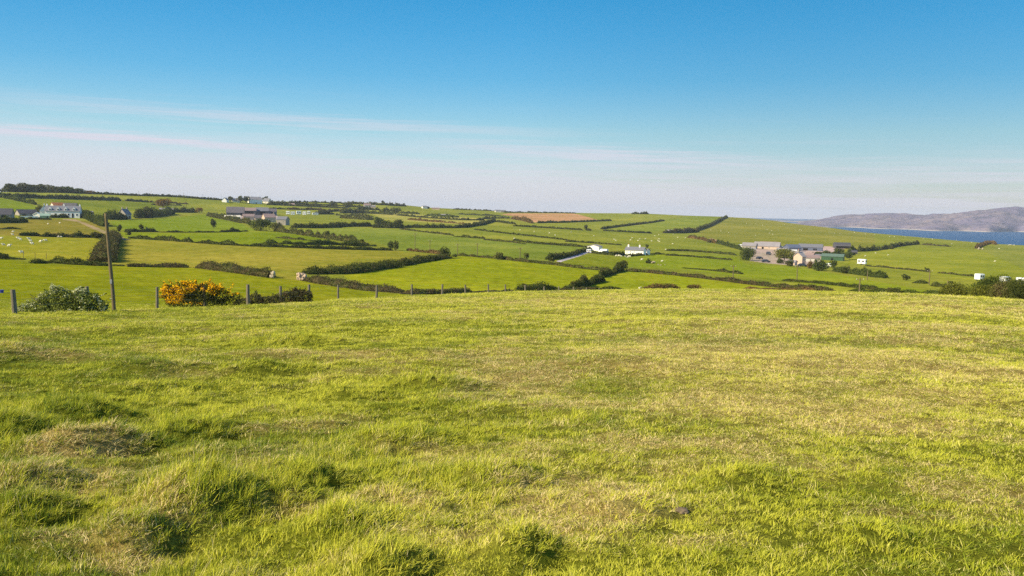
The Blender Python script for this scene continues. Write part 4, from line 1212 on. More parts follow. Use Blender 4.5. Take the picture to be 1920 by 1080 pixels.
# ---------------------------------------------------------------- building materials
M_WHITE = plain("white_render", (0.82, 0.77, 0.70), 0.8, 0.05, 1.2)
M_CREAM = plain("cream_render", (0.62, 0.56, 0.46), 0.85, 0.08, 1.2)
M_STONE = plain("grey_stone", (0.30, 0.26, 0.22), 0.9, 0.22, 3.0)
M_PINKST = plain("pinkish_stone", (0.50, 0.37, 0.28), 0.9, 0.2, 2.5)
M_SLATE = plain("slate_roof", (0.17, 0.165, 0.185), 0.6, 0.12, 4)
M_LILAC = plain("weathered_cement_roof", (0.27, 0.24, 0.25), 0.7, 0.18, 1.2)
M_MAUVE = plain("rusty_mauve_sheet", (0.125, 0.105, 0.115), 0.7, 0.2, 0.8)
M_DARKR = plain("dark_barn_sheet", (0.075, 0.070, 0.080), 0.6, 0.12, 2)
M_BLUER = plain("blue_grey_barn_sheet", (0.10, 0.115, 0.17), 0.5, 0.12, 2)
M_ORANGE = plain("orange_tiles", (0.50, 0.17, 0.06), 0.85, 0.15, 3)
M_PINKR = plain("pink_grey_roof", (0.26, 0.18, 0.17), 0.8, 0.2, 1.0)
M_GREENP = plain("dark_green_paint", (0.035, 0.085, 0.040), 0.5, 0.1, 2)
M_GLASS = plain("window_pane", (0.025, 0.030, 0.038), 0.12, 0.05, 2, 0.6)
M_DARK = plain("dark_opening", (0.015, 0.014, 0.013), 0.95, 0.1, 2, 0.05)  # near-black for doors, and painted shade inside open fronts
M_RUBBER = plain("tyre_rubber", (0.02, 0.02, 0.02), 0.9, 0.1, 4)
M_METAL = plain("grey_metal", (0.35, 0.35, 0.36), 0.45, 0.1, 3, 0.5, 0.6)
M_PAINT_D = plain("dark_car_paint", (0.03, 0.035, 0.05), 0.25, 0.04, 1, 0.6)
M_VANW = plain("white_vehicle_paint", (0.78, 0.78, 0.77), 0.35, 0.04, 1, 0.5)
M_PLASTIC = plain("blue_plastic", (0.05, 0.06, 0.30), 0.5, 0.05, 2)
M_WOOL = plain("fleece", (0.62, 0.57, 0.44), 0.95, 0.10, 6)
M_WOODP = None

def house(name, label, cat, px, py, wpx, d, ev_px, rf_px, wall, roof, yaw=0.0, win=(), door=None, chim=(), dorm=(), stacks=M_WHITE, group=None, detail=True, frame=M_WHITE, opening=None, over=0.3):
    """gabled building: front centre base at a photo pixel, width and heights in photo pixels, ridge along its width"""
    p, r = P(px, py); s = r / FOC
    w, ev, rf = wpx * s, ev_px * s, rf_px * s
    az = math.atan2(p[0], p[1])
    e = empty(name, p, -az + yaw); tag(e, label, cat, group)
    b = MB()
    y0, y1 = 0.0, d
    b.prism([(y0, -1.2), (y1, -1.2), (y1, ev), ((y0 + y1) / 2, ev + rf), (y0, ev)], -w / 2, w / 2)
    b.build("wall", wall, e)
    t = 0.14; b = MB(); o_ = over
    sl = rf / (d / 2)
    b.prism([(y0 - o_, ev - o_ * sl + 0.03), ((y0 + y1) / 2, ev + rf + 0.03), (y1 + o_, ev - o_ * sl + 0.03), (y1 + o_, ev - o_ * sl + 0.03 + t), ((y0 + y1) / 2, ev + rf + 0.03 + t * 1.3), (y0 - o_, ev - o_ * sl + 0.03 + t)], -w / 2 - o_, w / 2 + o_)
    b.build("roof", roof, e)
    for (u, v, ww, hh) in win:           # fractions of width and eaves height
        X, Z = (u - 0.5) * w, v * ev
        f = MB().box((X, y0 - 0.03, Z), (ww * w, 0.10, hh * ev)).build("window", frame, e)
        MB().box((X, y0 - 0.075, Z), (ww * w * 0.78, 0.05, hh * ev * 0.8)).build("pane", M_GLASS, f)
    if door:
        u, ww, hh = door
        MB().box(((u - 0.5) * w, y0 - 0.04, hh * ev / 2), (ww * w, 0.10, hh * ev)).build("door", M_DARK if opening is None else opening, e)
    for u in chim:
        X = (u - 0.5) * w
        c = MB().box((X, (y0 + y1) / 2, ev + rf + 0.35), (0.70, 0.62, 1.7), bevel=0.04)
        c = c.build("chimney", stacks, e)
        MB().tube((X, (y0 + y1) / 2, ev + rf + 1.31), (X, (y0 + y1) / 2, ev + rf + 1.65), 0.16, 0.13, 8).build("chimney_pot", M_ORANGE, c)
    for u in dorm:
        X = (u - 0.5) * w; dw = 1.5
        hz = ev + min(1.5, rf * 0.55)
        dm = MB(); dm.prism([(X - dw / 2, ev - 0.1), (X + dw / 2, ev - 0.1), (X + dw / 2, hz), (X, hz + 0.8), (X - dw / 2, hz)], 0, 1)
        for v_ in dm.bm.verts:
            x_, y_, z_ = v_.co; v_.co = (y_, y0 - 0.02 + x_ * (d * 0.42), z_)
        dmo = dm.build("dormer", wall, e)
        MB().box((X, y0 - 0.06, (ev + hz) / 2 + 0.1), (dw * 0.55, 0.05, (hz - ev) * 0.6)).build("pane", M_GLASS, dmo)
    return e, (w, d, ev, rf, s)

def hoop_barn(label, px, py, wpx, hpx, d, mat, yaw=0.0):
    p, r = P(px, py); s = r / FOC; w, h = wpx * s, hpx * s
    e = empty("hoop_barn", p, -math.atan2(p[0], p[1]) + yaw); tag(e, label, "barn")
    prof = [(0, -1)] + [(d / 2 - d / 2 * math.cos(math.pi * k / 12), h * (0.45 + 0.55 * math.sin(math.pi * k / 12))) for k in range(13)] + [(d, -1)]
    b = MB(); b.prism(prof, -w / 2, w / 2); b.build("shell", mat, e)
    MB().box((0, -0.05, h * 0.2), (w * 0.8, 0.1, h * 0.4)).build("door", M_DARK, e)
    return e

def caravan(label, px, py, wpx, hpx, yaw=0.0, group=None, name="caravan", cat="caravan", body=None, stripe=True):
    p, r = P(px, py); s = r / FOC; L, h = wpx * s, hpx * s
    L = max(L, 2.2); h = max(h, 1.5); wd = 2.1
    e = empty(name, p, -math.atan2(p[0], p[1]) + yaw); tag(e, label, cat, group)
    b = MB(); b.box((0, 0, 0.42 + h / 2 - 0.1), (L, wd, h - 0.2), bevel=0.22); b.build("body", body or M_VANW, e)
    for u in (-0.27, 0.22):
        MB().box((u * L, -wd / 2 - 0.01, 0.42 + h * 0.55), (L * 0.26, 0.06, h * 0.26)).build("window", M_GLASS, e)
    MB().box((L / 2 + 0.01, 0, 0.42 + h * 0.55), (0.06, wd * 0.7, h * 0.28)).build("window", M_GLASS, e)
    MB().box((0.0 * L, -wd / 2 - 0.01, 0.42 + h * 0.38), (0.55, 0.05, h * 0.62)).build("door", M_CREAM, e)
    for sgn in (-1, 1):
        MB().tube((0, sgn * (wd / 2 - 0.05), 0.32), (0, sgn * (wd / 2 + 0.12), 0.32), 0.32, 0.32, 14).build("wheel", M_RUBBER, e)
    b = MB(); b.tube((-L / 2, -0.4, 0.42), (-L / 2 - 1.0, 0, 0.42), 0.05, 0.05, 6); b.tube((-L / 2, 0.4, 0.42), (-L / 2 - 1.0, 0, 0.42), 0.05, 0.05, 6); b.build("hitch", M_METAL, e)
    return e

def car(label, px, py, yaw=0.0, mat=None, van=False):
    p, r = P(px, py)
    e = empty("parked_van" if van else "parked_car", p, -math.atan2(p[0], p[1]) + yaw); tag(e, label, "van" if van else "car")
    if van: prof = [(-2.4, .35), (2.4, .35), (2.4, .95), (1.7, 1.15), (1.15, 1.95), (-2.35, 2.0), (-2.4, 1.0)]
    else: prof = [(-2.0, .32), (2.05, .32), (2.1, .75), (1.2, .92), (.55, 1.42), (-1.1, 1.45), (-1.75, .98), (-2.05, .9)]
    b = MB(); b.prism([(x, z) for x, z in prof], -.85, .85)
    for v in b.bm.verts:
        x, y, z = v.co; k = 0.82 if z > 1.1 else 1.0; v.co = (y, x * k, z)
    bmesh.ops.bevel(b.bm, geom=list(b.bm.edges), offset=0.05, segments=2, affect='EDGES')
    b.build("body", mat or M_PAINT_D, e)
    if van:
        MB().box((1.1, -.76, 1.42), (.8, .12, .42)).build("window", M_GLASS, e)
    else:
        MB().box((-.25, -.755, 1.18), (1.5, .06, .30)).build("window", M_GLASS, e)
        MB().box((-.25, .755, 1.18), (1.5, .06, .30)).build("window", M_GLASS, e)
    for x in (-1.3, 1.35):
        for sgn in (-1, 1):
            MB().tube((x, sgn * .70, .33), (x, sgn * .90, .33), .33, .33, 14).build("wheel", M_RUBBER, e)
    for sgn in (-1, 1):
        MB().box(((2.38 if van else 2.06), sgn * .6, .68), (.08, .3, .16)).build("headlight", M_METAL, e)
    return e

def wall_(label, pts, h, mat, name="garden_wall", cat="wall"):
    pp = [P(*q)[0] for q in pts]
    o0 = pp[0]; b = MB()
    for a, c in zip(pp[:-1], pp[1:]):
        v = Vector(c) - Vector(a); L = math.hypot(v.x, v.y)
        m = (Vector(a) + Vector(c)) / 2 - Vector(o0)
        b.box((m.x, m.y, h / 2 - 0.3), (L, 0.4, h + 0.6), math.atan2(v.y, v.x), 0.03)
    return tag(b.build(name, mat, None, o0), label, cat)

# ---------------------------------------------------------------- left farmhouse and its outbuildings
house("white_farmhouse", "long white farmhouse with slate roof, white dormers and chimneys behind a clipped hedge", "house", 117, 408, 52, 7.0, 11, 8, M_WHITE, M_SLATE,
      win=[(.12, .5, .06, .3), (.30, .5, .06, .3), (.50, .5, .06, .3), (.68, .5, .06, .3), (.92, .45, .05, .35)], yaw=-.2, door=(.80, .05, .65), chim=(.03, .52, .98), dorm=(.15, .38, .60, .84))
house("orange_roofed_house", "house with bright orange tiled roof showing above the white farmhouse", "house", 113, 394, 18, 8.0, 5, 7, M_CREAM, M_ORANGE, yaw=0.5, win=[(.3, .5, .12, .4)], door=(.7, .1, .7))
house("slate_barn", "dark slate roofed barn showing behind the white farmhouse chimneys", "barn", 127, 397, 22, 8.0, 6, 8, M_STONE, M_DARKR, yaw=-0.5, door=(.5, .2, .8))
house("white_outhouse", "small white gabled outhouse at the left end of the white farmhouse", "outhouse", 76, 408, 7, 3.5, 5, 3, M_WHITE, M_WHITE, yaw=1.2, door=(.5, .25, .7))
house("white_gable_wing", "white gable ended wing with a tall white chimney left of the farmhouse", "house wing", 92, 405, 8, 5.0, 9, 8, M_WHITE, M_SLATE, yaw=1.45, chim=(.5,), win=[(.4, .5, .2, .3)])
house("glasshouse", "pale green glasshouse between the white outhouse and the farmhouse", "greenhouse", 84, 409, 13, 3.0, 4, 3, plain("greenhouse_glass", (0.26, 0.38, 0.24), 0.25, 0.1, 2, .6), plain("greenhouse_roof_glass", (0.32, 0.42, 0.33), 0.2, 0.1, 2, .6), door=(.8, .15, .8))
house("brown_outbuilding", "low outbuilding with dark brown roof and pale gable left of the farmhouse", "outbuilding", 54, 405, 28, 7.0, 4, 6, M_STONE, M_DARKR, yaw=0.35, door=(.25, .2, .7), win=[(.65, .5, .12, .4)])
house("dark_shed", "dark roofed shed cut by the left frame edge", "shed", -2, 409, 34, 9.0, 6, 9, M_STONE, M_DARKR, yaw=-0.2, door=(.7, .2, .8))
wall_("low white garden wall running left from the white outhouse", [(38, 407.5), (72, 408.5)], .7, M_WHITE)
house("ruined_cottage", "grey stone gabled ruin standing among the dark hedges right of the pole top", "cottage", 241, 411, 14, 6.0, 9, 8, M_STONE, M_SLATE, yaw=0.9, chim=(.1, .9), stacks=M_STONE, win=[(.4, .5, .15, .3)], door=(.7, .15, .6))
house("hidden_barn", "long low roof half hidden below the golden tree", "barn", 312, 398, 22, 7, 3, 4, M_PINKST, M_LILAC, door=(.4, .2, .7))
house("stone_ruin", "small broken stone building in the scrub right of the farmhouse", "ruin", 171, 405, 9, 4.0, 5, 3, M_PINKST, M_STONE, yaw=.4, door=(.5, .2, .7))

# white houses on the left skyline
house("white_gabled_house", "bright white gabled house on the skyline left of the tall dark trees", "house", 427, 379.5, 12, 6, 4, 4, M_WHITE, M_SLATE, yaw=1.25, win=[(.5, .5, .2, .3)], door=(.2, .15, .6))
house("low_grey_house", "low grey roofed house between the skyline trees", "house", 443, 379.5, 12, 7, 3, 4, M_CREAM, M_LILAC, yaw=.2, win=[(.5, .5, .12, .4)])
house("large_white_house", "large pale double gabled house right of the skyline trees", "house", 480, 382, 22, 9, 7, 5, M_WHITE, M_LILAC, yaw=.35, chim=(.2, .8), win=[(.15, .4, .06, .25), (.4, .4, .06, .25), (.65, .4, .06, .25), (.85, .4, .06, .25)], door=(.52, .07, .4))
house("grey_annexe", "grey roofed annexe at the right of the large pale house", "annexe", 498, 381.5, 12, 7, 4, 5, M_CREAM, M_SLATE, yaw=-.6, win=[(.5, .5, .15, .3)])
house("skyline_cottage", "tiny pale building among trees on the far left ridge", "cottage", 46, 357.5, 9, 6, 3, 3, M_WHITE, M_PINKR, yaw=.5)
house("ridge_bungalow", "tiny pinkish bungalow between two skyline trees on the left ridge", "bungalow", 104, 357.5, 7, 6, 4, 3, M_CREAM, M_PINKR, yaw=.4)

# middle farm with large barns
house("long_grey_barn", "long lilac grey roofed barn at the left of the middle farm", "barn", 441, 404, 30, 13, 5, 10, M_DARKR, M_MAUVE, yaw=-.05, door=(.85, .12, .9))
house("dark_open_barn", "dark open fronted barn in the middle of the barn group", "barn", 467, 403.5, 24, 12, 8, 5, M_DARKR, M_PINKR, door=(.45, .7, .85))  # the open front is a flat panel, its inner shade put in as colour
house("black_barn", "black sided barn at the right of the barn group", "barn", 492, 404, 22, 12, 8, 6, M_DARKR, M_SLATE, yaw=.08, door=(.5, .4, .8))
house("small_dark_barn", "small dark barn with pale roof edge furthest right of the barn group", "barn", 511, 404, 15, 9, 7, 5, M_BLUER, M_MAUVE, yaw=.1, door=(.5, .35, .8))
house("cream_cattle_shed", "low cream shed with two dark openings in front of the long barn", "shed", 436, 413, 26, 6, 6, 2.5, M_CREAM, M_CREAM, door=(.25, .28, .6), win=[(.75, .4, .28, .4)], frame=M_DARK)
house("pink_roofed_shed", "pinkish roofed shed with sunlit wall in front of the open barn", "shed", 467, 412, 20, 6, 6, 4, M_PINKST, M_PINKR, yaw=.1, door=(.5, .14, .6))
house("stone_cow_house", "brown stone building behind the yard trees of the middle farm", "farm building", 488, 415, 18, 6, 6, 5, M_PINKST, M_MAUVE, yaw=.05, win=[(.3, .5, .1, .3), (.7, .5, .1, .3)], door=(.5, .12, .6))
house("stone_farmhouse", "pinkish stone farmhouse with a dark right gable and chimney", "house", 507, 417, 20, 8, 9, 6, M_PINKST, M_PINKR, yaw=.3, chim=(.97,), stacks=M_STONE, win=[(.25, .55, .1, .25), (.6, .55, .1, .25)], door=(.45, .1, .5))
house("dark_stone_barn", "dark brown stone barn right of the stone farmhouse", "barn", 527, 422, 17, 8, 10, 5, M_STONE, M_SLATE, yaw=-.35, door=(.3, .15, .5), win=[(.7, .6, .1, .2)])
for k, (x, w, h, lb) in enumerate([(540, 8, 6, "pinkish white caravan at the left end of the caravan row"), (549, 9, 6, "second caravan of the row right of the barns"), (560, 11, 6.5, "large white caravan in the middle of the row"), (571, 8, 6, "white caravan with dark window right of the middle one"),
                                   (579, 7, 6, "small white caravan in the right half of the row"), (591, 14, 4, "long low white trailer at the right end of the caravan row")]):
    caravan(lb, x, 402.5 + (k % 2), w * .78, h, yaw=.15 * (k % 3 - 1), group="caravans beside the middle farm")

# pale buildings far off
house("pink_farmhouse", "pale pink house among scrub on the centre left skyline", "house", 689, 389.5, 12, 7, 4.5, 3, M_CREAM, M_PINKR, yaw=.1, win=[(.3, .5, .1, .35), (.7, .5, .1, .35)], door=(.5, .1, .6))
house("pink_outhouse", "low pinkish outhouse right of the pale pink house", "outhouse", 700, 390, 8, 5, 3, 2, M_PINKST, M_LILAC, yaw=.1)
house("white_skyline_cottage", "small white cottage on the centre skyline beside a dark bush", "cottage", 797, 391, 9, 6, 3, 2, M_WHITE, M_SLATE, yaw=.3, win=[(.5, .5, .12, .4)])
B_("dark bush right of the small white skyline cottage", 803, 391.5, 6, 4, 'dark')
house("low_brown_barn", "long low brownish building right of the white skyline cottage", "barn", 817, 393, 14, 8, 2, 1.5, M_PINKST, M_PINKR)
house("cream_far_farm", "small cream farm left of the ploughed field on the skyline", "house", 934, 398, 10, 7, 2.5, 2, M_CREAM, M_SLATE, yaw=.2)
house("grey_far_barn", "tiny grey barn beside the small cream skyline farm", "barn", 944, 398, 9, 7, 2, 2, M_STONE, M_SLATE, yaw=.1)
house("pale_polytunnel", "pale grey sheeted tunnel behind the curved green hedge", "polytunnel", 834, 404.5, 14, 7, 1.5, 1.2, M_LILAC, M_LILAC)
house("field_shed", "low pale shed half buried in the scrub right of the thin hedges", "shed", 1256, 436, 8, 5, 3, 2, M_WHITE, M_LILAC)
house("distant_cream_house", "small cream house right of the large skyline house", "house", 547, 386, 10, 6, 2.5, 2, M_CREAM, M_PINKR)

# centre white houses
house("white_bungalow", "white gabled bungalow with grey roof at the top of the farm lane", "bungalow", 1126, 471, 14, 6.5, 8.5, 3, M_WHITE, M_LILAC, yaw=1.12, win=[(.3, .5, .14, .3), (.7, .5, .14, .3)])
house("long_white_house", "long bright white house with slate roof and two chimneys", "house", 1189, 477.5, 35, 5.0, 8.5, 5, M_WHITE, M_SLATE, yaw=-.28, chim=(.10, .72), win=[(.10, .62, .05, .2), (.30, .62, .05, .2), (.50, .62, .05, .2), (.10, .28, .05, .2), (.30, .28, .05, .2), (.62, .3, .05, .2), (.88, .45, .05, .25)], door=(.42, .05, .4))
house("white_house_porch", "low white extension at the right end of the long white house", "extension", 1208, 477.5, 9, 5, 7, 3, M_WHITE, M_SLATE, yaw=-.35, win=[(.5, .5, .2, .3)])
car("dark car parked under the white bungalow", 1136, 476, yaw=.3)
car("white van parked left of the dark car below the bungalow", 1131, 474.5, yaw=2.6, mat=M_VANW, van=True)
caravan("small white trailer on the farm lane left of the bungalow", 1104, 474, 6, 4, name="trailer", cat="trailer")

# right hand farm
house("long_stone_barn", "long lilac grey roofed barn in the middle of the right hand farm", "barn", 1437, 467, 44, 9, 5, 7, M_PINKST, M_LILAC, yaw=-.12, door=(.35, .08, .7), win=[(.6, .5, .05, .4)])
house("ruddy_barn", "reddish roofed barn just behind the long grey barn", "barn", 1442, 461, 30, 7, 3, 4, M_STONE, plain("ruddy_sheet", (0.24, 0.15, 0.12), .8, .15, 2), yaw=-.05)
house("left_stone_barn", "grey roofed stone barn at the left end of the right hand farm", "barn", 1404, 466, 24, 8, 5, 5, M_STONE, M_LILAC, yaw=-.15, door=(.6, .1, .6), win=[(.3, .5, .08, .3)])
house("dark_gabled_barn", "small dark gabled barn between the long grey barn and the blue barns", "barn", 1458, 464, 9, 7, 5, 4, M_DARKR, M_SLATE, yaw=1.2)
house("cream_yard_wall_building", "low cream stone building at the top right of the farmyard", "farm building", 1474, 468, 22, 4, 4, 1.5, M_PINKST, M_CREAM)
house("blue_barn", "blue grey barn with a white sheeted opening right of the farmyard", "barn", 1491, 471, 22, 12, 6, 5, M_BLUER, M_BLUER, yaw=.35, door=(.4, .5, .5), opening=M_VANW)
house("long_blue_barn", "longer blue grey barn with dark doorways behind the farm trees", "barn", 1519, 470, 40, 12, 6, 5, M_BLUER, M_SLATE, yaw=-.05, door=(.3, .2, .7), win=[(.7, .4, .16, .5)], frame=M_DARK)
hoop_barn("dark rounded barn set apart behind the right hand farm", 1580, 466, 27, 10, 14, M_DARKR, .1)
hoop_barn("small dark hut in the scrub right of the rounded barn", 1601, 476, 12, 6, 6, M_DARKR, .1)
house("farmhouse_with_tall_gable", "lilac grey stone farmhouse with tall gable right of the farm trees", "house", 1507, 497, 10, 5, 15, 7, M_PINKST, M_LILAC, yaw=.9, chim=(.1,), stacks=M_STONE, win=[(.4, .6, .12, .15), (.7, .6, .12, .15)], door=(.5, .12, .3))
house("cream_walled_shed", "cream walled shed right of the tall gabled farmhouse", "shed", 1524, 491, 24, 6, 7, 4, M_CREAM, M_PINKR, yaw=.25, door=(.7, .15, .7), win=[(.3, .5, .1, .3)])
house("small_grey_lean_to", "grey lean-to left of the green shed", "lean-to", 1534, 487, 9, 5, 7, 2, M_STONE, M_SLATE, door=(.5, .3, .7))
house("long_green_shed", "long dark green shed with pale ends below the round trees", "shed", 1560, 488.5, 36, 7, 7, 4, M_GREENP, plain("green_roof", (0.11, 0.16, 0.12), .5, .1, 2), yaw=-.12, door=(.5, .1, .6))
house("low_stone_byre", "low pinkish stone byre at the bottom right of the farmyard", "byre", 1484, 497, 11, 4, 5, 3, M_PINKST, M_LILAC, yaw=-.3, door=(.5, .15, .6))
house("stone_cart_shed", "small stone cart shed with dark opening behind the spreading farmyard tree", "shed", 1464, 474, 16, 5, 5, 3, M_PINKST, M_LILAC, yaw=-.25, door=(.5, .3, .6))
house("lilac_lean_to", "lilac roofed lean-to against the front of the left stone barn", "lean-to", 1411, 472, 12, 4, 4, 2.5, M_STONE, M_LILAC, yaw=.2, door=(.5, .2, .6))
house("grey_implement_shed", "grey implement shed between the blue barn and the tall gabled farmhouse", "shed", 1500, 481, 14, 5, 5, 3, M_STONE, M_LILAC, yaw=.3, door=(.5, .4, .6))
house("pink_dairy", "small pinkish dairy right of the tall gabled farmhouse", "dairy", 1517, 484, 12, 5, 5, 4, M_PINKST, M_PINKR, yaw=-.3, door=(.5, .12, .6))
car("dark car parked in front of the tall gabled farmhouse", 1505, 500, yaw=.2)
car("dark van parked in the middle of the farmyard", 1441, 478, yaw=1.3, van=True)
car("small dark car near the bottom of the farmyard", 1424, 486, yaw=.9)
car("dark car at the bottom right of the farmyard", 1436, 492, yaw=.3)
caravan("white trailer at the left edge of the right hand farm", 1388, 464, 6, 5, name="trailer", cat="trailer")
caravan("small white trailer among the green bushes", 1554, 501, 9, 5, name="trailer", cat="trailer")
caravan("low white trailer on the hedge left of the right hand farm", 1361, 460, 10, 3, name="trailer", cat="trailer")
caravan("white caravan alone in the field right of the farm", 1616, 496.5, 14, 9, yaw=-.35)
caravan("left roadside caravan above the crest thicket", 1836, 526.5, 10.5, 10.5, yaw=.9)
caravan("middle roadside caravan above the crest thicket", 1884, 530.5, 10.5, 9.5, yaw=.9)
caravan("caravan cut by the right frame edge above the thicket", 1917, 533, 18, 9.5, yaw=.15)

# ---------------------------------------------------------------- rocks and stone ends
def rocks(label, name, px, py, wpx, hpx, mat, n=12, cat="rock pile", r=None):
    if r is None: p, rr = P(px, py)
    else: p, rr = PR(px, r), r
    w, h = wpx * rr / FOC, hpx * rr / FOC
    b = MB()
    for k in range(n):
        s = min(w, h) * random.uniform(.28, .5)
        c = (random.uniform(-.5, .5) * (w - s), random.uniform(-.3, .3) * w * .5, random.uniform(.1, .9) * (h - s * .4))
        m = Matrix.Translation(c) @ Matrix.Rotation(random.uniform(0, 6), 4, Vector((random.random(), random.random(), random.random() + .1)).normalized()) @ Matrix.Diagonal((s * random.uniform(.8, 1.5), s, s * random.uniform(.5, .9), 1))
        bmesh.ops.create_icosphere(b.bm, subdivisions=2, radius=.55, matrix=m)
    for v in b.bm.verts: v.co += Vector((random.uniform(-1, 1), random.uniform(-1, 1), random.uniform(-1, 1))) * min(w, h) * .02
    o = b.build(name, mat, None, p); tag(o, label, cat); return o
random.seed(5)
M_LICHEN = plain("lichen_stone", (0.40, 0.33, 0.24), 0.95, 0.3, 4)
M_PALEST = plain("pale_boulder", (0.60, 0.54, 0.42), 0.9, 0.15, 3)
rocks("rounded stone gatepost at the right end of the stone faced hedge", "stone_gatepost", 511, 522, 12, 14, M_LICHEN, 22, "gatepost")
rocks("pinkish stone wall end on the right side of the field gap", "stone_wall_end", 566, 526, 20, 16, plain("pink_lichen_stone", (0.46, 0.33, 0.23), .95, .25, 3), 34, "wall")
rocks("white boulder lying under the bush row in the sheep field", "boulder", 112, 445.5, 11, 4, M_PALEST, 8, "boulder")
rocks("pale stone stub on the centre crest left of the bracken", "stone_stub", 1200, 547, 6, 11, M_PALEST, 8, "stone")
rocks("pale rock outcrop beside the dark shrub below the white house", "rock_outcrop", 1225, 494, 9, 5, M_LICHEN, 12, "rocks")
rocks("rocks tumbling right from the outcrop below the white house", "rock_outcrop", 1240, 498, 16, 3, M_LICHEN, 12, "rocks")
rocks("pale scar of rock on the sea cliff bank", "rock_outcrop", 1838, 468, 10, 5, M_LICHEN, 12, "rocks")
rocks("white stones at the edge of the land above the sea", "boulder", 1897, 460.5, 14, 2.2, M_PALEST, 14, "stones")

# ---------------------------------------------------------------- sheep
def sheep_mesh():
    me = bpy.data.meshes.new("sheep")
    vs = [(0, 0, .62), (.38, 0, .64), (-.38, 0, .62), (.62, 0, .78), (.82, 0, .80), (.95, 0, .72),
          (.30, .14, .38), (.30, .15, .02), (.30, -.14, .38), (.30, -.15, .02), (-.38, .14, .38), (-.40, .15, .02), (-.38, -.14, .38), (-.40, -.15, .02), (-.58, 0, .50)]
    es = [(0, 1), (0, 2), (1, 3), (3, 4), (4, 5), (1, 6), (6, 7), (1, 8), (8, 9), (2, 10), (10, 11), (2, 12), (12, 13), (2, 14)]
    rad = [.30, .27, .28, .15, .11, .07, .09, .035, .09, .035, .10, .035, .10, .035, .05]
    me.from_pydata(vs, es, [])
    o = bpy.data.objects.new("sheep_form", me)
    col.objects.link(o)
    m = o.modifiers.new("s", 'SKIN'); m.use_smooth_shade = True
    for v, r_ in zip(me.skin_vertices[0].data, rad): v.radius = (r_, r_)
    me.skin_vertices[0].data[0].use_root = True
    u = o.modifiers.new("u", 'SUBSURF'); u.levels = 1; u.render_levels = 1
    dg = bpy.context.evaluated_depsgraph_get()
    res = bpy.data.meshes.new_from_object(o.evaluated_get(dg))
    bpy.data.objects.remove(o)
    res.name = "sheep"; res.materials.clear(); res.materials.append(M_WOOL)
    return res
SH = sheep_mesh()
SHEEP = {
 "white sheep grazing in the olive field below the farmhouse pasture": ("sheep in the olive field on the left", [(2, 449), (24, 441.5), (35, 449), (39, 451), (58, 454), (61, 459), (76, 455), (86, 453), (7, 461), (17, 463), (41, 476), (55, 450)]),
 "pale sheep in the tan pasture below the white farmhouse": ("sheep in the tan pasture", [(90, 421), (112, 419.5), (24, 436)]),
 "white sheep lined up under the white house garden": ("sheep under the white house garden", [(1155, 481), (1160, 481), (1165, 482), (1173, 482.5), (1177, 483.5), (1181, 482.5)]),
 "single pale sheep below the right end of the white house": ("sheep below the white house", [(1203, 488)]),
 "single pale sheep right of the rock outcrop": ("sheep below the white house", [(1241, 491)]),
 "distant sheep scattered over the pasture behind the white house": ("sheep behind the white house", [(1185, 447), (1200, 449), (1155, 452), (1152, 450), (1182, 451), (1196, 452), (1210, 449), (1222, 453), (1228, 443), (1235, 441), (1236, 449), (1234, 452), (1236, 454), (1261, 458), (1248, 469), (1114, 443), (1071, 436), (1030, 438), (1041, 442), (1002, 435), (975, 432), (964, 448), (1262, 440), (1271, 446), (1285, 447)]),
 "distant sheep in the headland pasture above the right hand farm": ("sheep on the headland pasture", [(1400, 419.5), (1417, 420), (1408, 421), (1333, 432), (1352, 434), (1366, 437), (1438, 431), (1447, 433), (1443, 438), (1449, 440), (1471, 421.5), (1500, 432), (1503, 433), (1430, 423), (1565, 438), (1575, 439), (1417, 442)]),
 "distant sheep near the edge of the land above the sea": ("sheep by the land edge", [(1602, 436.5), (1623, 439.5), (1640, 440), (1668, 444), (1677, 444.5), (1697, 445), (1731, 448), (1748, 449), (1793, 451), (1806, 454), (1822, 455), (1873, 467), (1785, 458)]),
 "pale sheep on the broad green field at the far right": ("sheep on the far right field", [(1622, 481), (1642, 475.5), (1665, 479), (1865, 491)]),
}
for lb, (gp, pts) in SHEEP.items():
    for x, y in pts:
        p, r = P(x, y)
        o = obj("sheep", SH, None, p - np.array([0, 0, .02]), random.uniform(-.5, .5) + (math.pi if random.random() < .5 else 0))
        k = random.uniform(.74, .94); o.scale = (k, k, k)
        tag(o, lb, "sheep", gp if len(pts) > 1 else None)

# ---------------------------------------------------------------- poles
def wood_mat(name, c1, c2):
    m, N, b, o = new_mat(name)
    tcn = N.n('ShaderNodeTexCoord')
    f = N.noise(N.mapping(tcn.outputs['Object'], scale=(26, 26, 1.2)), 1.0, 5, .7)
    g = N.noise(tcn.outputs['Object'], 2.2, 3, .6)
    c = N.mix(N.math('ADD', N.math('MULTIPLY', f, .7), N.math('MULTIPLY', g, .3)), c1, c2)
    N.l(c, b.inputs['Base Color']); b.inputs['Roughness'].default_value = .9
    bp = N.n('ShaderNodeBump'); bp.inputs['Strength'].default_value = .7; bp.inputs['Distance'].default_value = .01
    N.l(f, bp.inputs['Height']); N.l(bp.outputs[0], b.inputs['Normal'])
    return m
M_POLE = wood_mat("weathered_pole_wood", (0.05, 0.038, 0.022), (0.27, 0.21, 0.12))
M_POST = wood_mat("silvered_post_wood", (0.05, 0.04, 0.028), (0.30, 0.26, 0.19))
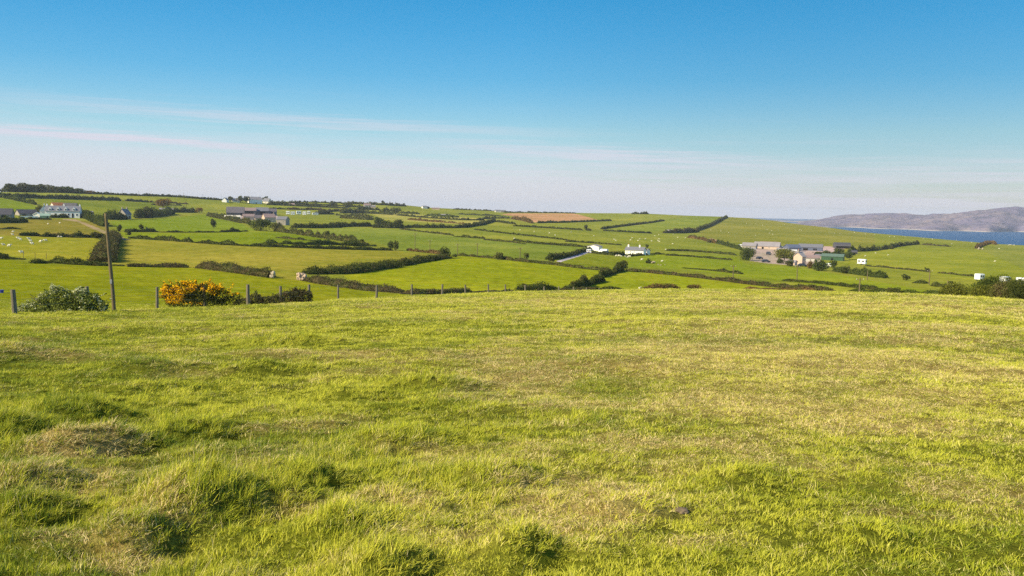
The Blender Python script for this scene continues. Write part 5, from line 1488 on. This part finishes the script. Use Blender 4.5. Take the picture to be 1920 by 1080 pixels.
def pole(label, px, py, top, r=None, arm=True, rad=0.13, lean=0.0, group="telegraph poles in the valley"):
    if r is None: p, rr = P(px, py)
    else: p, rr = PR(px, r), r
    h = z_at(px, top, rr) - p[2]
    e = empty("telegraph_pole", p, 0); tag(e, label, "pole", group)
    b = MB(); b.tube((0, 0, -.8), (lean * h, 0, h), rad, rad * .7, 10); b.build("pole", M_POLE, e)
    if arm:
        a = MB().box((lean * h, 0, h - .35), (1.4, .1, .1)).build("crossarm", M_POLE, e)
        for u in (-.6, 0, .6): MB().tube((u + lean * h, 0, h - .3), (u + lean * h, 0, h - .08), .045, .03, 6).build("insulator", M_CREAM, a)
    return e
# the near pole, slightly crooked
pp = PR(211, 47.5); ht = z_at(198, 400, 47.5) - pp[2]
e = empty("telegraph_pole", pp, 0); tag(e, "tall bare weathered pole leaning left behind the wire fence", "pole")
b = MB(); pts_ = []; rd_ = []
for k in range(25):
    t = k / 24; pts_.append(((-.062 * ht) * t + .02 * math.sin(t * 5), .012 * math.sin(t * 9), -.6 + (ht + .6) * t)); rd_.append(.098 - .026 * t + .002 * math.sin(t * 31))
b.path(pts_, rd_, 16, .03)
b.build("pole", M_POLE, e, smooth=True)
b = MB(); b.box((-.062 * ht * .32, -.10, ht * .31), (.10, .03, .22)); b.build("step_plate", M_METAL, e)
for lb, x, y, t, a_ in [("tallest distant pole in the blue green field", 778, 468, 437, 1), ("distant pole right of the tallest one", 806, 470, 450, 1), ("distant pole above the left end of the yellow green field", 858, 478, 457, 1), ("pale distant pole in the blue green field", 895, 479, 456, 1),
                        ("distant pole near the forked tree", 975, 488, 464, 1), ("pole in front of the right hand farm field", 1374, 528, 497, 1), ("pale pole below the farmyard trees", 1494, 527, 498, 1),
                        ("brown pole behind the right crest", 1611, 551, 521, 1), ("pole beside the tiny dark tree", 1742, 534, 506, 1), ("pale pole left of the crest thicket", 1776, 545, 526, 0), ("thin pole at the end of the dense hedge", 1626, 526, 507, 0),
                        ("thin pole in the barn field left of the caravans", 349, 388, 366, 1)]:
    pole(lb, x, y, t, arm=bool(a_), rad=.14)
for k, (x, t) in enumerate([(208, 352), (230, 355), (260, 356), (283, 357), (344, 359), (380, 362), (415, 363)]):
    pole("thin telegraph pole on the left skyline", x, np.interp(x, SKYL_X, SKYL_Y) + 1, t + 2, arm=True, rad=.12, group="poles along the left skyline")
for k, (x, t) in enumerate([(44, 470), (66, 473), (87, 474)]):
    e = pole(["left of three thin stakes behind the lower left hedge", "middle of three thin stakes behind the lower left hedge", "right of three thin stakes behind the lower left hedge"][k], x, 484 + k, t, arm=False, rad=.06, group="stakes behind the lower left hedge")
    e.name = "fence_stake"; e["category"] = "stake"

# ---------------------------------------------------------------- wire fence along the crest
A2 = ray(27, 560)[:2] * 42.0; B2 = ray(1100, 545)[:2] * 112.0
fx, fy = B2 - A2
fence = empty("wire_fence", (A2[0], A2[1], float(ground_z(*A2))), 0)
tag(fence, "post and wire fence with weathered wooden posts along the crest of the meadow", "fence")
tops = []
fo = np.array(fence.location)
for x, topy in [(-115, 548), (27, 543), (166, 537), (294, 538), (384, 536), (465, 533.5), (526, 536.5), (580, 533.5), (634, 534), (706, 535), (772, 533), (829, 533), (873, 534), (916, 533), (948, 533), (985, 534), (1020, 537), (1048, 537), (1075, 538), (1100, 539), (1124, 540), (1146, 541)]:
    d = ray(x, 545); k = d[0] / d[1]
    t = (k * A2[1] - A2[0]) / (fx - k * fy)
    wx, wy = A2[0] + fx * t, A2[1] + fy * t
    gz = float(ground_z(wx, wy)); zt = z_at(x, topy, math.hypot(wx, wy))
    hh = float(np.clip(zt - gz, .75, 1.75))
    b = MB(); rp = random.uniform(.072, .092) if x not in (465, 27) else .105
    lean = (-.07 if x == 27 else random.uniform(-.05, .03), random.uniform(-.03, .03))
    b.tube((0, 0, -.3), (lean[0] * hh, lean[1] * hh, hh), rp * 1.05, rp * .92, 9, .006)
    b.build("post", M_POST, fence, (wx - fo[0], wy - fo[1], gz - fo[2]))
    tops.append(Vector((wx - fo[0] + lean[0] * hh * .8, wy - fo[1], gz - fo[2] + hh * .88)))
for f_ in (0.0, 0.30, 0.58):
    b = MB()
    for a_, c_ in zip(tops[:-1], tops[1:]):
        b.tube(a_ - Vector((0, .07, f_)), c_ - Vector((0, .07, f_)), .0035, .0035, 4)
    b.build("wire", M_METAL, fence)

# ---------------------------------------------------------------- shrubs by the fence, with flowers
def flowers(name, parent, C, n, size, mat, top=True):
    """blossom faces on the outer leaves of a bush"""
    zc = C[:, 2]; q = np.hypot(C[:, 0] / (np.ptp(C[:, 0]) / 2), (zc - zc.mean()) / (np.ptp(zc) / 2))
    wgt = np.clip(q - .35, 0, 1) * (np.clip((zc - zc.min()) / np.ptp(zc), 0.02, 1) ** (2.6 if top else .3))
    cl = fbm(C[:, 0] / .33 + 40, zc / .33 + C[:, 1] / .4, 33, 2); wgt = wgt * np.clip((cl - (.42 if top else .52)) * 8, 0.0, 1)
    if top: wgt *= (zc > zc.min() + .22 * np.ptp(zc) + .25 * np.ptp(zc) * (C[:, 0] > .1 * np.ptp(C[:, 0])))
    k = hr.choice(len(C), min(n, int((wgt > 0).sum())), replace=False, p=wgt / wgt.sum())
    V, F = cards(C[k] + hr.normal(0, .03, (len(k), 3)) + np.array([0, -.03, .05]), size, .6)
    return obj(name, mesh_np(name, V, [F], mat), parent)
M_GORSE = foliage("gorse_flower", (0.80, 0.36, 0.006), (0.95, 0.60, 0.02), None, trans=.3, scale=2)
M_BLOSS = foliage("may_blossom", (0.55, 0.55, 0.28), (0.78, 0.74, 0.46), None, trans=.3, scale=2)
def shrub(name, label, cat, px0, px1, ytop, ybase, r, style, leaf, n, lobes, fl=None, loblist=None, flab="flowers"):
    cx_ = (px0 + px1) / 2; p = PR(cx_, r)
    zb = z_at(cx_, ybase, r); p[2] = min(p[2], zb) - .05
    w = (px1 - px0) * r / FOC; h = z_at(cx_, ytop, r) - p[2]
    e = empty(name, p, 0); tag(e, label, cat)
    Cs = []
    for (u, v, ru, rv) in loblist:
        m = int(n * ru * rv * 9 / len(loblist) ** .5)
        q = hr.normal(size=(m, 3)); q /= np.linalg.norm(q, axis=1)[:, None]; rr = hr.uniform(.45, 1.08, m) ** .6 + np.where(hr.uniform(size=m) < .06, .25, 0)
        Cs.append(np.stack([(u - .5) * w + q[:, 0] * ru * w * rr, q[:, 1] * ru * w * .9 * rr + hr.normal(0, .1, m), v * h + q[:, 2] * rv * h * rr], -1))
    C = np.concatenate(Cs); C = C[C[:, 2] > -.05]
    ctr = np.array([0, 0, h * .3]); top_ = C[C[:, 2] > h * .35]
    for q0 in top_[hr.integers(0, len(top_), 46)]:
        dv = q0 - ctr; dv /= np.linalg.norm(dv) + 1e-6; dv += hr.normal(0, .25, 3); L_ = h * hr.uniform(.12, .30)
        tt = hr.uniform(0, 1, 16)[:, None]
        C = np.concatenate([C, q0 + dv * L_ * tt + hr.normal(0, .025, (16, 3)) * (1.3 - tt)])
    V, F = cards(C, leaf)
    obj("foliage", mesh_np("foliage", V, [F], FOL[style]), e)
    b = MB()
    for k in range(9):
        a_ = hr.uniform(0, 6.28); b.tube((hr.uniform(-.3, .3) * w, 0, -.2), (hr.uniform(-.4, .4) * w, math.sin(a_) * .3, h * hr.uniform(.4, .7)), .03, .012, 6)
    b.build("stem", M_BARK, e)
    if fl: flowers(flab, e, C, *fl)
    return e
shrub("hawthorn_bush", "low white flowering bush between the two left fence posts", "bush", 34, 192, 533, 585, 44.5, 'haw', .085, 9000, 8, (1300, .075, M_BLOSS, False),
      [(.26, .26, .16, .24), (.36, .50, .11, .28), (.50, .52, .14, .30), (.63, .46, .13, .30), (.76, .48, .12, .30), (.12, .14, .12, .16), (.55, .20, .30, .24), (.90, .26, .08, .22), (.45, .78, .05, .14), (.68, .76, .04, .12), (.84, .58, .05, .14)], flab="blossom")
shrub("gorse_bush", "gorse bush covered in orange yellow flowers beside the fence", "bush", 305, 446, 527, 578, 50.0, 'gorse', .075, 9000, 8, (4200, .095, M_GORSE, True),
      [(.15, .45, .13, .40), (.30, .60, .14, .38), (.45, .50, .14, .36), (.58, .62, .14, .34), (.72, .45, .13, .34), (.86, .25, .12, .26), (.93, .48, .07, .12), (.08, .62, .07, .22), (.45, .25, .35, .28)])
shrub("bramble_patch", "low dark bramble patch right of the gorse bush", "bramble", 440, 530, 551, 574, 54.0, 'bramble', .08, 3500, 5, None, [(.2, .3, .2, .35), (.42, .5, .16, .5), (.65, .4, .18, .45), (.85, .5, .15, .45)])
shrub("bramble_bush", "spiky grey bramble bush around the post right of the gorse", "bramble", 525, 587, 541, 567, 57.0, 'bramble', .075, 4000, 5, None, [(.25, .4, .22, .45), (.5, .5, .22, .5), (.75, .45, .22, .45), (.45, .85, .07, .2)])

# small things
p = PR(3, 96); z = z_at(3, 548, 96)
pb, rb = P(3, 550)
e = empty("feed_tub", pb); tag(e, "small blue plastic tub in the field at the left frame edge", "tub")
b = MB(); b.tube((0, 0, 0), (0, 0, .32), .20, .26, 16); b.build("tub", M_PLASTIC, e)
b = MB(); b.tube((0, 0, .32), (0, 0, .35), .29, .29, 16); b.build("rim", M_PLASTIC, e)
p, r = P(1275, 962, False)
b = MB()
bmesh.ops.create_icosphere(b.bm, subdivisions=4, radius=1.0)
for v in b.bm.verts:
    q = v.co.copy(); k = 1 + .35 * (float(vnoise(np.array([q.x * 3 + 9.0]), np.array([q.y * 3 + q.z * 2.3]), 4)[0]) - .5)
    v.co = Vector((q.x * .06 * k, q.y * .05 * k, q.z * .020 * k + .002))
o = b.build("molehill", plain("bare_soil", (0.17, 0.12, 0.075), .95, .3, 60), None, p, smooth=True); tag(o, "small brown earth clod in the short grass", "molehill")
